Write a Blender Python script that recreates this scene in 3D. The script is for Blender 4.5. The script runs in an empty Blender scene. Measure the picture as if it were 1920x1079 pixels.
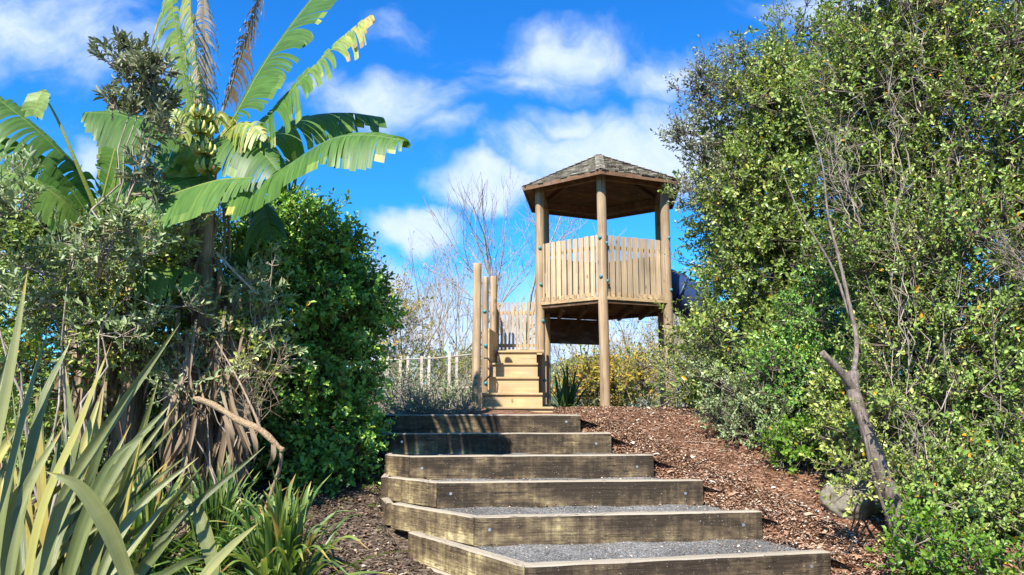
import bpy, bmesh, math, random
import numpy as np
from mathutils import Vector, Matrix, noise as mnoise
R = math.radians
rng = np.random.default_rng(7)
random.seed(7)
S = bpy.context.scene
COL = S.collection

# ------------------------------------------------------------------ camera
FPX = 1387.0; PITCH = R(9.0); EYE = 1.6
cam = bpy.data.cameras.new("camera"); cam.sensor_width = 36; cam.lens = FPX/1920*36
cam.clip_start = .05; cam.clip_end = 3000
co = bpy.data.objects.new("camera", cam); COL.objects.link(co)
co.location = (0, 0, EYE); co.rotation_euler = (math.pi/2+PITCH, 0, 0)
S.camera = co

def P(px, py, d):
    """world point seen at photo pixel (px,py) standing d metres ahead"""
    u = (px-960)/FPX; v = (539.5-py)/FPX
    t = d/(math.cos(PITCH)-v*math.sin(PITCH))
    return np.array([u*t, d, EYE+t*(math.sin(PITCH)+v*math.cos(PITCH))])

# ------------------------------------------------------------------ node helpers
def N(nt, typ, ins=None, **kw):
    n = nt.nodes.new(typ)
    for k, v in kw.items(): setattr(n, k, v)
    for k, v in (ins or {}).items():
        if isinstance(v, bpy.types.NodeSocket): nt.links.new(v, n.inputs[k])
        else: n.inputs[k].default_value = v
    return n
def M_(nt, op, a, b=0.0, c=0.0, clamp=False):
    n = nt.nodes.new('ShaderNodeMath'); n.operation = op; n.use_clamp = clamp
    for i, v in enumerate((a, b, c)):
        if isinstance(v, bpy.types.NodeSocket): nt.links.new(v, n.inputs[i])
        else: n.inputs[i].default_value = v
    return n.outputs[0]
def ramp(nt, fac, stops, interp='LINEAR'):
    n = nt.nodes.new('ShaderNodeValToRGB'); cr = n.color_ramp; cr.interpolation = interp
    while len(cr.elements) < len(stops): cr.elements.new(.5)
    for e, (p, c) in zip(cr.elements, stops):
        e.position = p; e.color = (*c, 1) if len(c) == 3 else c
    nt.links.new(fac, n.inputs[0]); return n.outputs[0]
def mixc(nt, f, a, b, mode='MIX'):
    n = nt.nodes.new('ShaderNodeMix'); n.data_type = 'RGBA'; n.blend_type = mode
    for i, v in ((0, f), (6, a), (7, b)):
        if isinstance(v, bpy.types.NodeSocket): nt.links.new(v, n.inputs[i])
        else: n.inputs[i].default_value = (*v, 1) if isinstance(v, tuple) and len(v) == 3 else v
    return n.outputs[2]

# ------------------------------------------------------------------ sun, sky, exposure
SUN_EL = R(48); SUN_A = R(22)       # SUN_A: how far to the left of straight behind the camera
sd = Vector((-math.sin(SUN_A)*math.cos(SUN_EL), -math.cos(SUN_A)*math.cos(SUN_EL), math.sin(SUN_EL)))
sl = bpy.data.lights.new("sun", 'SUN'); sl.energy = 5.0; sl.angle = R(.5); sl.color = (1, .95, .86)
so = bpy.data.objects.new("sun", sl); COL.objects.link(so)
so.rotation_euler = sd.to_track_quat('Z', 'Y').to_euler(); so.location = (-20, -20, 30)
S.view_settings.view_transform = 'Standard'; S.view_settings.look = 'None'
S.view_settings.exposure = 1.15; S.view_settings.gamma = 1.0

W = bpy.data.worlds.new("World"); S.world = W; W.use_nodes = True
nt = W.node_tree; nt.nodes.clear()
sky = N(nt, 'ShaderNodeTexSky'); sky.sky_type = 'NISHITA'; sky.sun_disc = False
sky.sun_elevation = SUN_EL; sky.sun_rotation = math.atan2(sd.x, sd.y)
sky.air_density = 1.0; sky.dust_density = .3; sky.ozone_density = 3.0
hs0 = N(nt, 'ShaderNodeHueSaturation', {'Hue': .5, 'Saturation': 1.25, 'Value': 1.0, 'Color': sky.outputs[0]})
hs = N(nt, 'ShaderNodeMix', {0: 1.0, 6: hs0.outputs[0], 7: (.42, 1.42, 2.10, 1)}, data_type='RGBA', blend_type='MULTIPLY')
tc = N(nt, 'ShaderNodeTexCoord'); sp = N(nt, 'ShaderNodeSeparateXYZ', {0: tc.outputs['Generated']})
ay = M_(nt, 'MAXIMUM', M_(nt, 'ABSOLUTE', sp.outputs[1]), .05)
uu = M_(nt, 'DIVIDE', sp.outputs[0], ay); vv = M_(nt, 'DIVIDE', sp.outputs[2], ay)
uv = N(nt, 'ShaderNodeCombineXYZ', {0: uu, 1: vv}).outputs[0]
wn = N(nt, 'ShaderNodeTexNoise', {'Vector': uv, 'Scale': 6.0, 'Detail': 4.0}).outputs['Color']
wv = N(nt, 'ShaderNodeVectorMath', {0: wn, 1: (.5, .5, .5)}, operation='SUBTRACT').outputs[0]
wv = N(nt, 'ShaderNodeVectorMath', {0: wv, 'Scale': .16}, operation='SCALE').outputs[0]
uvw = N(nt, 'ShaderNodeVectorMath', {0: uv, 1: wv}, operation='ADD').outputs[0]
def px2uv(px, py):
    p = P(px, py, 1.0); return p[0], p[2]-EYE
clouds = [(50, 30, 260, 150, .72), (230, 120, 210, 90, .55), (330, 60, 100, 50, .4), (720, 185, 200, 75, .78), (830, 240, 100, 45, .5), (600, 150, 110, 60, .6),
          (1060, 95, 220, 80, .80), (1250, 120, 180, 75, .75), (1000, 150, 160, 60, .6), (1170, 290, 310, 105, 1.35), (920, 350, 150, 60, 1.25), (1300, 250, 160, 120, 1.1), (1060, 230, 120, 50, .9),
          (760, 445, 120, 70, 1.6), (1000, 640, 560, 130, 1.0), (60, 520, 160, 80, .9), (740, 40, 90, 60, .35), (160, 300, 60, 60, .9),
          (1560, 10, 220, 90, .85), (2300, 200, 300, 200, .8), (-500, 300, 300, 200, .8), (700, 560, 160, 80, .8)]
acc = None
for (cx, cy, rx, ry, w) in clouds:
    cu, cv = px2uv(cx, cy)
    s = N(nt, 'ShaderNodeVectorMath', {0: uvw, 1: (cu, cv, 0)}, operation='SUBTRACT').outputs[0]
    s = N(nt, 'ShaderNodeVectorMath', {0: s, 1: (FPX/rx, FPX/ry, 0)}, operation='MULTIPLY').outputs[0]
    l = N(nt, 'ShaderNodeVectorMath', {0: s}, operation='LENGTH').outputs['Value']
    m = M_(nt, 'MULTIPLY', M_(nt, 'SUBTRACT', 1.1, l, clamp=True), w)
    acc = m if acc is None else M_(nt, 'MAXIMUM', acc, m)
st = N(nt, 'ShaderNodeMapping', {'Vector': uvw, 'Scale': (1.0, 1.5, 1.0), 'Rotation': (0, 0, .25)}).outputs[0]
cn = N(nt, 'ShaderNodeTexNoise', {'Vector': st, 'Scale': 5.5, 'Detail': 10.0, 'Roughness': .60}).outputs[0]
cn2 = N(nt, 'ShaderNodeTexNoise', {'Vector': uvw, 'Scale': 22.0, 'Detail': 8.0, 'Roughness': .65}).outputs[0]
cn = M_(nt, 'ADD', M_(nt, 'MULTIPLY', cn, .80), M_(nt, 'MULTIPLY', cn2, .20))
dens = M_(nt, 'ADD', acc, M_(nt, 'MULTIPLY', M_(nt, 'SUBTRACT', cn, .52), 1.5))
dens = N(nt, 'ShaderNodeMapRange', {0: dens, 1: .06, 2: .88}, interpolation_type='SMOOTHSTEP').outputs[0]
dens = M_(nt, 'MULTIPLY', dens, .93)
ccol = mixc(nt, cn2, (4.2, 6.0, 9.6), (8.2, 8.7, 9.6))
out = mixc(nt, dens, hs.outputs[2], ccol)
bg = N(nt, 'ShaderNodeBackground', {'Color': out, 'Strength': .060})
wo = N(nt, 'ShaderNodeOutputWorld', {0: bg.outputs[0]})

# ------------------------------------------------------------------ object helpers
def tag(o, label=None, cat=None, group=None, kind=None):
    if label: o['label'] = label
    if cat: o['category'] = cat
    if group: o['group'] = group
    if kind: o['kind'] = kind
    return o
def empty(name, loc=(0, 0, 0), label=None, cat=None, group=None):
    o = bpy.data.objects.new(name, None); COL.objects.link(o); o.location = tuple(loc); o.empty_display_size = .1
    return tag(o, label, cat, group)
def link(name, me, mat, parent=None):
    o = bpy.data.objects.new(name, me); COL.objects.link(o)
    if mat: me.materials.append(mat)
    if parent:
        o.parent = parent
        o.matrix_parent_inverse = Matrix.Translation(parent_loc(parent)).inverted()
    return o
def parent_loc(p):
    v = Vector((0, 0, 0))
    while p: 
        v += p.location; p = p.parent
        break
    return v
def np_mesh(name, V, F, mat, parent=None, tint=None, uv=None, smooth=False):
    """F: (n,k) int array of equal sized faces, or a list of such arrays"""
    if not isinstance(F, list): F = [F]
    F = [f for f in F if len(f)]
    me = bpy.data.meshes.new(name)
    V = np.asarray(V, dtype=np.float32); me.vertices.add(len(V)); me.vertices.foreach_set('co', V.ravel())
    idx = np.concatenate([f.ravel() for f in F]).astype(np.int32)
    tot = np.concatenate([np.full(len(f), f.shape[1]) for f in F]).astype(np.int32)
    start = np.concatenate([[0], np.cumsum(tot)[:-1]]).astype(np.int32)
    me.loops.add(len(idx)); me.loops.foreach_set('vertex_index', idx)
    me.polygons.add(len(tot)); me.polygons.foreach_set('loop_start', start); me.polygons.foreach_set('loop_total', tot)
    if smooth: me.polygons.foreach_set('use_smooth', np.ones(len(tot), dtype=bool))
    if tint is not None:
        a = me.attributes.new('tint', 'FLOAT', 'FACE'); a.data.foreach_set('value', np.asarray(tint, dtype=np.float32))
    if uv is not None:
        u = me.uv_layers.new(name='UVMap'); u.data.foreach_set('uv', np.asarray(uv, dtype=np.float32)[idx].ravel())
    me.update(calc_edges=True); me.validate()
    return link(name, me, mat, parent)
def nrm(a): return a/np.maximum(np.linalg.norm(a, axis=-1, keepdims=True), 1e-9)
def rdir(n): return nrm(rng.normal(size=(n, 3)))

class MB:
    def __init__(s): s.v = []; s.f = []; s.t = []
    def add(s, V, F, t=0.0):
        b = len(s.v); s.v += [tuple(map(float, p)) for p in V]; s.f += [tuple(i+b for i in f) for f in F]; s.t += [t]*len(F)
    def box(s, c, size, rot=None, t=0.0, jit=0.0):
        """box round c; rot = 3x3 whose rows are the local axes"""
        A = np.eye(3) if rot is None else np.array(rot); h = np.array(size)/2
        K = [(-1,-1,-1),(1,-1,-1),(1,1,-1),(-1,1,-1),(-1,-1,1),(1,-1,1),(1,1,1),(-1,1,1)]
        V = [np.array(c)+sum(k[i]*h[i]*A[i] for i in range(3))+rng.normal(size=3)*jit for k in K]
        s.add(V, [(0,3,2,1),(4,5,6,7),(0,1,5,4),(1,2,6,5),(2,3,7,6),(3,0,4,7)], t)
    def beam(s, a, b, w, h, t=0.0, up=(0, 0, 1)):
        a = np.array(a, float); b = np.array(b, float); d = b-a; L = np.linalg.norm(d); x = d/L
        y = nrm(np.cross(np.array(up, float), x)); z = np.cross(x, y)
        s.box((a+b)/2, (L, w, h), (x, y, z), t)
    def tube(s, pts, rad, k=8, caps=True, t=0.0):
        pts = [np.array(p, float) for p in pts]; n = len(pts)
        if not hasattr(rad, '__len__'): rad = [rad]*n
        V = []; ref = None
        for i, p in enumerate(pts):
            tg = nrm(pts[min(i+1, n-1)]-pts[max(i-1, 0)])
            if ref is None: ref = np.array([1., 0, 0]) if abs(tg[0]) < .8 else np.array([0, 1., 0])
            u = nrm(ref-tg*np.dot(ref, tg)); ref = u; w = np.cross(tg, u)
            for j in range(k):
                a = 2*math.pi*j/k; V.append(p+rad[i]*(math.cos(a)*u+math.sin(a)*w))
        F = [(i*k+j, i*k+(j+1) % k, (i+1)*k+(j+1) % k, (i+1)*k+j) for i in range(n-1) for j in range(k)]
        if caps: F += [tuple(range(k-1, -1, -1)), tuple((n-1)*k+j for j in range(k))]
        s.add(V, F, t)
    def build(s, name, mat, parent=None, smooth=False, bevel=0.0):
        me = bpy.data.meshes.new(name); me.from_pydata(s.v, [], s.f)
        if bevel:
            bm = bmesh.new(); bm.from_mesh(me)
            bmesh.ops.bevel(bm, geom=list(bm.edges), offset=bevel, segments=2, affect='EDGES', clamp_overlap=True)
            bm.to_mesh(me); bm.free()
        else:
            a = me.attributes.new('tint', 'FLOAT', 'FACE'); a.data.foreach_set('value', np.array(s.t, dtype=np.float32))
        if smooth:
            for p in me.polygons: p.use_smooth = len(p.vertices) < 5
        me.update(); return link(name, me, mat, parent)

def sticks(p0, p1, r0, r1, k=4):
    """vectorised tapered prisms"""
    n = len(p0); t = nrm(p1-p0); ref = np.where(np.abs(t[:, :1]) < .8, np.array([[1., 0, 0]]), np.array([[0, 1., 0]]))
    u = nrm(np.cross(t, ref)); w = np.cross(t, u); V = np.zeros((n, 2*k, 3))
    r0 = np.broadcast_to(r0, (n,)); r1 = np.broadcast_to(r1, (n,))
    for j in range(k):
        a = 2*math.pi*j/k; o = math.cos(a)*u+math.sin(a)*w
        V[:, j] = p0+o*r0[:, None]; V[:, k+j] = p1+o*r1[:, None]
    F = np.array([(j, (j+1) % k, k+(j+1) % k, k+j) for j in range(k)])
    F = (F[None]+(np.arange(n)*2*k)[:, None, None]).reshape(-1, 4)
    return V.reshape(-1, 3), F

LP = {  # leaf outlines: (along, across, lift)
 'oval': [(0,0,0),(.3,.42,.10),(.68,.46,.10),(1,0,-.12),(.68,-.46,.10),(.3,-.42,.10)],
 'slim': [(0,0,0),(.35,.5,.06),(.72,.36,.02),(1,0,-.12),(.72,-.36,.02),(.35,-.5,.06)],
}
def leaves(name, pos, d, up, L, Wd, mat, parent, tint, shape='oval'):
    n = len(pos); t = nrm(d); b = nrm(np.cross(up, t)+1e-6); m = np.cross(t, b)
    pr = np.array(LP[shape]); V = np.zeros((n, 6, 3))
    for i, (a, c, h) in enumerate(pr):
        V[:, i] = pos+t*(a*L)[:, None]+b*(c*Wd)[:, None]+m*(h*L)[:, None]
    F = np.array([(0,1,2,3),(0,3,4,5)])[None]+(np.arange(n)*6)[:, None, None]
    return np_mesh(name, V.reshape(-1, 3), F.reshape(-1, 4), mat, parent, tint=np.repeat(tint, 2))

def wob(p, s=1.0):  # cheap smooth 3d noise, vectorised
    x, y, z = p[:, 0]*s, p[:, 1]*s, p[:, 2]*s
    return (np.sin(1.7*x+2.3*z+.5)+np.sin(2.9*y-1.3*x+1.1)+np.sin(3.1*z+1.9*y+2.2)+.6*np.sin(5.3*x+4.1*y)+.6*np.sin(6.1*z-3.7*x+.7))/4.2

def bez(a, b, sag, n=6, wig=.03):
    a = np.array(a); b = np.array(b); t = np.linspace(0, 1, n)[:, None]
    m = (a+b)/2+np.array(sag); p = (1-t)**2*a+2*t*(1-t)*m+t*t*b
    p[1:-1] += rng.normal(size=(n-2, 3))*wig*np.linalg.norm(b-a)*.5
    return p

def bush(name, label, cat, blobs, base, n_clump, per, leafmat, barkmat, limbmat=None, leaf=(.045, .022), nl=8, slen=.16,
         sig=.13, up=.5, shape='oval', surf=4.0, tintf=None, trunk_r=.05, limbs=7, group=None, lump=.22, parts=('foliage', 'trunk', 'twigs'),
         curl=1.0, twig_r=.0035, tmean=.5, tsd=.2, zmin=None):
    """blobs: (px,py,rx_px,rz_px,dist,ry_m,weight)"""
    root = empty(name, base, label, cat, group)
    B = []
    for (px, py, rx, rz, d, ry, w) in blobs:
        c = P(px, py, d); B.append((c, np.array([rx*d/FPX, ry, rz*d/FPX]), w))
    w = np.array([b[2] for b in B]); w = w/w.sum(); k = rng.choice(len(B), n_clump, p=w)
    C = np.array([b[0] for b in B])[k]; Rd = np.array([b[1] for b in B])[k]
    u = rdir(n_clump); rr = rng.random(n_clump)**(1/surf)
    lm = 1+lump*wob(C+u*Rd, 2.6)
    cl = C+u*Rd*(rr*lm)[:, None]; outd = nrm(u/Rd*Rd.mean(1, keepdims=True))
    if zmin is not None: cl[:, 2] = np.maximum(cl[:, 2], zmin(cl[:, 0], cl[:, 1])+.05)
    else: cl[:, 2] = np.maximum(cl[:, 2], base[2]+.05)
    # limbs
    base = np.array(base, float); li = rng.choice(n_clump, min(limbs, n_clump), replace=False)
    mb = MB(); LPnts = [base]; Lr = [trunk_r]
    for i in li:
        e = cl[i]; q = bez(base+rng.normal(size=3)*np.array([.05, .05, 0])*trunk_r*12, e, (0, 0, .12*np.linalg.norm(e-base)), 8, .05)
        rad = np.linspace(trunk_r, trunk_r*.18, 8); mb.tube(q, rad, 6)
        LPnts += list(q[2:]); Lr += list(rad[2:])
    mb.build(parts[1], limbmat or barkmat, root, smooth=True)
    LPn = np.array(LPnts); Lr = np.array(Lr)
    D = np.linalg.norm(cl[:, None]-LPn[None], axis=2)+.6*np.maximum(0, LPn[None, :, 2]-cl[:, None, 2])
    j = D.argmin(1); a = LPn[j]; mid = (a+cl)/2+rng.normal(size=cl.shape)*.06
    s1 = sticks(a, mid, np.minimum(Lr[j]*.5, .012), .007); s2 = sticks(mid, cl, .007, .0045)
    # shoots
    n = n_clump*per; ci = np.repeat(np.arange(n_clump), per)
    sdir = nrm(outd[ci]*.7+np.array([0, 0, up])+rng.normal(size=(n, 3))*.55)
    so_ = cl[ci]+rng.normal(size=(n, 3))*sig*.6+sdir*rng.random((n, 1))*sig
    sL = slen*(.6+.8*rng.random(n)); tip = so_+sdir*sL[:, None]
    s3 = sticks(cl[ci], so_, .004, twig_r); s4 = sticks(so_, tip, twig_r, .0012, 3)
    V = []; F = []; o = 0
    for v, f in (s1, s2, s3, s4): V.append(v); F.append(f+o); o += len(v)
    np_mesh(parts[2], np.concatenate(V), F, barkmat, root, tint=np.full(sum(len(f) for f in F), .5))
    # leaves
    N_ = n*nl; si = np.repeat(np.arange(n), nl); kk = np.tile(np.arange(nl), n)
    t = (kk+.6)/nl; ang = kk*2.399+rng.random(n)[si]*6.28
    ax = sdir[si]; ref = nrm(np.cross(ax, rdir(1)[0]+np.array([.01, 0, .02]))); w2 = np.cross(ax, ref)
    rad = ref*np.cos(ang)[:, None]+w2*np.sin(ang)[:, None]
    al = (1.25-.75*t)*curl+rng.normal(size=N_)*.15
    ld = ax*np.cos(al)[:, None]+rad*np.sin(al)[:, None]+rng.normal(size=(N_, 3))*.12
    pos = so_[si]+ax*(sL[si]*t)[:, None]
    nu = nrm(ax*np.sin(al)[:, None]-rad*np.cos(al)[:, None]+np.array([0, 0, .35])+rng.normal(size=(N_, 3))*.3)
    sz = (.5+.75*rng.random(N_))*(1-.25*t)*(.65+.7*rng.random(n))[si]
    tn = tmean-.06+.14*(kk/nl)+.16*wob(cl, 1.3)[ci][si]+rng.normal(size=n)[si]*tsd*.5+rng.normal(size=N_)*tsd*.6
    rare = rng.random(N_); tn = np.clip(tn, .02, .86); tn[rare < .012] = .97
    leaves(parts[0], pos, ld, nu, leaf[0]*sz, leaf[1]*sz, leafmat, root, tn, shape)
    return root

# ------------------------------------------------------------------ materials
def new_mat(name):
    m = bpy.data.materials.new(name); m.use_nodes = True; m.node_tree.nodes.clear(); return m, m.node_tree
def finish(nt, col, rough=.8, bump=None, bstr=.3, bdist=.01, spec=.3):
    b = N(nt, 'ShaderNodeBsdfPrincipled', {'Base Color': col, 'Roughness': rough, 'Specular IOR Level': spec})
    if bump is not None:
        bp = N(nt, 'ShaderNodeBump', {'Height': bump, 'Strength': bstr, 'Distance': bdist}); nt.links.new(bp.outputs[0], b.inputs['Normal'])
    o = N(nt, 'ShaderNodeOutputMaterial', {0: b.outputs[0]}); return b
def leaf_mat(name, stops, rough=.42, spec=.45, trans=.3, tcol=(1.25, 1.3, .5), vein=False):
    m, nt = new_mat(name); at = N(nt, 'ShaderNodeAttribute', attribute_name='tint')
    c = ramp(nt, at.outputs['Fac'], stops)
    if vein:
        uvn = N(nt, 'ShaderNodeUVMap'); mp = N(nt, 'ShaderNodeMapping', {'Vector': uvn.outputs[0], 'Scale': vein})
        nz = N(nt, 'ShaderNodeTexNoise', {'Vector': mp.outputs[0], 'Scale': 1.0, 'Detail': 3.0})
        c = mixc(nt, .75, c, ramp(nt, nz.outputs[0], [(.32, (.50, .54, .5)), (.68, (1.25, 1.22, 1.15))]), 'MULTIPLY')
    b = N(nt, 'ShaderNodeBsdfPrincipled', {'Base Color': c, 'Roughness': rough, 'Specular IOR Level': spec})
    if vein:
        bp = N(nt, 'ShaderNodeBump', {'Height': nz.outputs[0], 'Strength': .35, 'Distance': .004}); nt.links.new(bp.outputs[0], b.inputs['Normal'])
    tcn = mixc(nt, 1.0, c, tcol, 'MULTIPLY'); tr = N(nt, 'ShaderNodeBsdfTranslucent', {'Color': tcn})
    mx = N(nt, 'ShaderNodeMixShader', {0: trans, 1: b.outputs[0], 2: tr.outputs[0]})
    N(nt, 'ShaderNodeOutputMaterial', {0: mx.outputs[0]}); return m
DEAD = (.30, .17, .05); YEL = (.55, .36, .02)
m_leafA = leaf_mat('leaf_glossy_green', [(0, (0.071, 0.113, 0.028)), (.4, (0.165, 0.245, 0.056)), (.7, (0.296, 0.378, 0.084)), (.88, (0.500, 0.505, 0.127)), (.95, YEL), (1, (.5, .28, .03))], .36, .5, .28)
m_leafB = leaf_mat('leaf_hedge_green', [(0, (0.065, 0.116, 0.024)), (.4, (0.175, 0.275, 0.051)), (.7, (0.317, 0.409, 0.091)), (.88, (0.543, 0.537, 0.159)), (.95, (.70, .38, .02)), (1, (.6, .26, .03))], .40, .45, .22)
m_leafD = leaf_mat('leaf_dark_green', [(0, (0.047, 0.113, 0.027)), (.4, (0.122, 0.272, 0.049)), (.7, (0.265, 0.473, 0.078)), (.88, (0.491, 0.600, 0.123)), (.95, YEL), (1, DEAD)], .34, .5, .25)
m_leafG = leaf_mat('leaf_grey_green', [(0, (.09, .13, .05)), (.4, (.19, .26, .10)), (.7, (.33, .39, .19)), (.88, (.48, .50, .30)), (1, DEAD)], .5, .4, .2, (1.1, 1.15, .7))
m_leafO = leaf_mat('leaf_olive_grey', [(0, (.09, .105, .06)), (.4, (.20, .225, .13)), (.7, (.34, .36, .23)), (.88, (.50, .49, .34)), (1, (.42, .28, .2))], .5, .4, .2, (1.1, 1.15, .7))
m_leafL = leaf_mat('leaf_bright_green', [(0, (.08, .16, .02)), (.5, (.16, .30, .03)), (.88, (.32, .42, .05)), (.95, YEL), (1, YEL)], .38, .45, .35)
m_leafY = leaf_mat('leaf_autumn', [(0, (.12, .17, .03)), (.35, (.32, .30, .05)), (.6, (.55, .38, .05)), (.85, (.5, .22, .05)), (1, (.35, .13, .04))], .6, .2, .35, (1.2, 1.1, .7))
m_banana = leaf_mat('banana_blade', [(0, (0.039, 0.100, 0.018)), (.35, (0.106, 0.215, 0.040)), (.6, (0.235, 0.330, 0.075)), (.75, (0.493, 0.450, 0.120)), (.87, (0.560, 0.400, 0.160)), (1, (.20, .11, .05))], .46, .4, .38, (1.3, 1.45, .4), vein=(60, 2.0, 1))
m_flax = leaf_mat('flax_blade', [(0, (.06, .08, .022)), (.35, (.15, .175, .055)), (.6, (.29, .295, .12)), (.8, (.42, .38, .11)), (.92, (.38, .27, .07)), (1, (.30, .19, .08))], .38, .45, .2, (1.2, 1.2, .5), vein=(.8, 55, 1))
m_strap = leaf_mat('strap_leaf', [(0, (.03, .07, .018)), (.5, (.115, .195, .045)), (.8, (.27, .33, .08)), (.92, (.45, .33, .08)), (1, DEAD)], .38, .45, .3, vein=(1.2, 14, 1))
m_dry = leaf_mat('dry_leaf', [(0, (.10, .068, .045)), (.5, (.27, .195, .13)), (1, (.50, .40, .28))], .85, .1, .2, (1.1, 1, .8), vein=(1.5, 12, 1))
m_fruit = leaf_mat('banana_fruit', [(0, (.35, .38, .08)), (1, (.62, .55, .16))], .5, .4, .1)

def bark(name, c1, c2, sc=(14, 14, 3), rough=.9):
    m, nt = new_mat(name); tc = N(nt, 'ShaderNodeTexCoord')
    mp = N(nt, 'ShaderNodeMapping', {'Vector': tc.outputs['Object'], 'Scale': sc})
    n1 = N(nt, 'ShaderNodeTexNoise', {'Vector': mp.outputs[0], 'Scale': 2.0, 'Detail': 6.0, 'Roughness': .65})
    finish(nt, ramp(nt, n1.outputs[0], [(.3, c1), (.65, c2)]), rough, n1.outputs[0], .8, .02, .15); return m
m_bark = bark('bark_grey', (.055, .042, .034), (.25, .20, .165), (18, 18, 5))
m_barkp = bark('bark_pale_twig', (.20, .16, .12), (.42, .35, .28))
m_barkd = bark('bark_brown', (.05, .035, .025), (.17, .115, .075))
m_stemdry = bark('dry_stem', (.13, .085, .055), (.42, .31, .20), (30, 30, 2))
m_hedgetwig = bark('bark_hedge_twig', (.11, .08, .06), (.27, .21, .165))
m_bare = bark('bark_bare_tree', (.20, .165, .13), (.42, .36, .30))

def timber(name, cols, axis=2, grain=28, dirt=None, rough=.75, knots=True):
    """sawn or turned wood; grain runs along object axis"""
    m, nt = new_mat(name); tc = N(nt, 'ShaderNodeTexCoord'); oi = N(nt, 'ShaderNodeObjectInfo')
    sc = [grain]*3; sc[axis] = 1.3
    ofs = N(nt, 'ShaderNodeVectorMath', {0: tc.outputs['Object'], 1: oi.outputs['Location']}, operation='ADD')
    mp = N(nt, 'ShaderNodeMapping', {'Vector': tc.outputs['Object'], 'Scale': tuple(sc)})
    at = N(nt, 'ShaderNodeAttribute', attribute_name='tint')
    w_ = M_(nt, 'MULTIPLY', at.outputs['Fac'], 37.0)
    n1 = N(nt, 'ShaderNodeTexNoise', {'Vector': mp.outputs[0], 'W': w_, 'Scale': 1.0, 'Detail': 5.0, 'Roughness': .6, 'Distortion': .4}, noise_dimensions='4D')
    n2 = N(nt, 'ShaderNodeTexNoise', {'Vector': tc.outputs['Object'], 'Scale': 2.2, 'Detail': 4.0})
    c = ramp(nt, n1.outputs[0], [(.28, cols[0]), (.55, cols[1]), (.75, cols[2])])
    tv = ramp(nt, at.outputs['Fac'], [(0, (.72, .70, .68)), (1, (1.18, 1.12, 1.0))])
    c = mixc(nt, .9, c, tv, 'MULTIPLY')
    c = mixc(nt, .5, c, ramp(nt, n2.outputs[0], [(.35, (.62, .60, .58)), (.65, (1.15, 1.12, 1.05))]), 'MULTIPLY')
    n3 = N(nt, 'ShaderNodeTexNoise', {'Vector': N(nt, 'ShaderNodeMapping', {'Vector': tc.outputs['Object'], 'Scale': tuple(3.0 if a != axis else .8 for a in range(3))}).outputs[0], 'Scale': 2.2, 'Detail': 6.0, 'Roughness': .7})
    gf = N(nt, 'ShaderNodeMapRange', {0: n3.outputs[0], 1: .52, 2: .68}).outputs[0]
    c = mixc(nt, M_(nt, 'MULTIPLY', gf, .45), c, (.26, .235, .20))
    ck = N(nt, 'ShaderNodeTexNoise', {'Vector': N(nt, 'ShaderNodeMapping', {'Vector': tc.outputs['Object'], 'Scale': tuple(grain*1.4 if a != axis else .7 for a in range(3))}).outputs[0], 'W': w_, 'Scale': 1.0, 'Detail': 2.0}, noise_dimensions='4D').outputs[0]
    c = mixc(nt, M_(nt, 'MULTIPLY', M_(nt, 'GREATER_THAN', ck, .66), .7), c, (.09, .06, .04))
    if knots:
        vo = N(nt, 'ShaderNodeTexVoronoi', {'Vector': N(nt, 'ShaderNodeMapping', {'Vector': tc.outputs['Object'], 'Scale': (5, 5, 2.4)}).outputs[0], 'Scale': 1.0})
        k = N(nt, 'ShaderNodeMapRange', {0: vo.outputs['Distance'], 1: .05, 2: .13}).outputs[0]
        c = mixc(nt, M_(nt, 'MULTIPLY', M_(nt, 'SUBTRACT', 1.0, k), .7), c, (.13, .07, .035))
    finish(nt, c, rough, n1.outputs[0], .45, .008, .2); return m
m_log = timber('pine_log', [(.25, .175, .11), (.41, .305, .195), (.56, .45, .315)], 2, 22)
m_slat = timber('pine_slat', [(.31, .23, .145), (.48, .375, .25), (.62, .52, .38)], 2, 40)
m_ply = timber('pine_board', [(.33, .235, .13), (.45, .335, .195), (.55, .43, .27)], 0, 26)
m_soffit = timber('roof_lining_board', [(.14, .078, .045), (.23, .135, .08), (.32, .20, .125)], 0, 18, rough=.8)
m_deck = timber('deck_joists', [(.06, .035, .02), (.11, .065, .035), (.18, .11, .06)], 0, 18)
m_greywood = timber('weathered_board', [(.32, .29, .25), (.50, .47, .42), (.64, .61, .56)], 0, 20)

# weathered sleeper: dark tannin weathering with pale streaks running down the face
m_sleep, nt = new_mat('weathered_sleeper')
tc = N(nt, 'ShaderNodeTexCoord'); oi = N(nt, 'ShaderNodeObjectInfo'); geo = N(nt, 'ShaderNodeNewGeometry')
rof = N(nt, 'ShaderNodeCombineXYZ', {0: M_(nt, 'MULTIPLY', oi.outputs['Random'], 37.), 1: M_(nt, 'MULTIPLY', oi.outputs['Random'], 11.), 2: 0.}).outputs[0]
oc = N(nt, 'ShaderNodeVectorMath', {0: tc.outputs['Object'], 1: rof}, operation='ADD').outputs[0]
gr = N(nt, 'ShaderNodeTexNoise', {'Vector': N(nt, 'ShaderNodeMapping', {'Vector': oc, 'Scale': (1.2, 60, 60)}).outputs[0], 'Scale': 1.0, 'Detail': 6.0, 'Roughness': .65}).outputs[0]
big = N(nt, 'ShaderNodeTexNoise', {'Vector': N(nt, 'ShaderNodeMapping', {'Vector': oc, 'Scale': (1.9, 3, 4.2)}).outputs[0], 'Scale': 1.0, 'Detail': 9.0, 'Roughness': .70}).outputs[0]
stk = N(nt, 'ShaderNodeTexNoise', {'Vector': N(nt, 'ShaderNodeMapping', {'Vector': oc, 'Scale': (11, 9, 1.2)}).outputs[0], 'Scale': 1.0, 'Detail': 8.0, 'Roughness': .72}).outputs[0]
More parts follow.
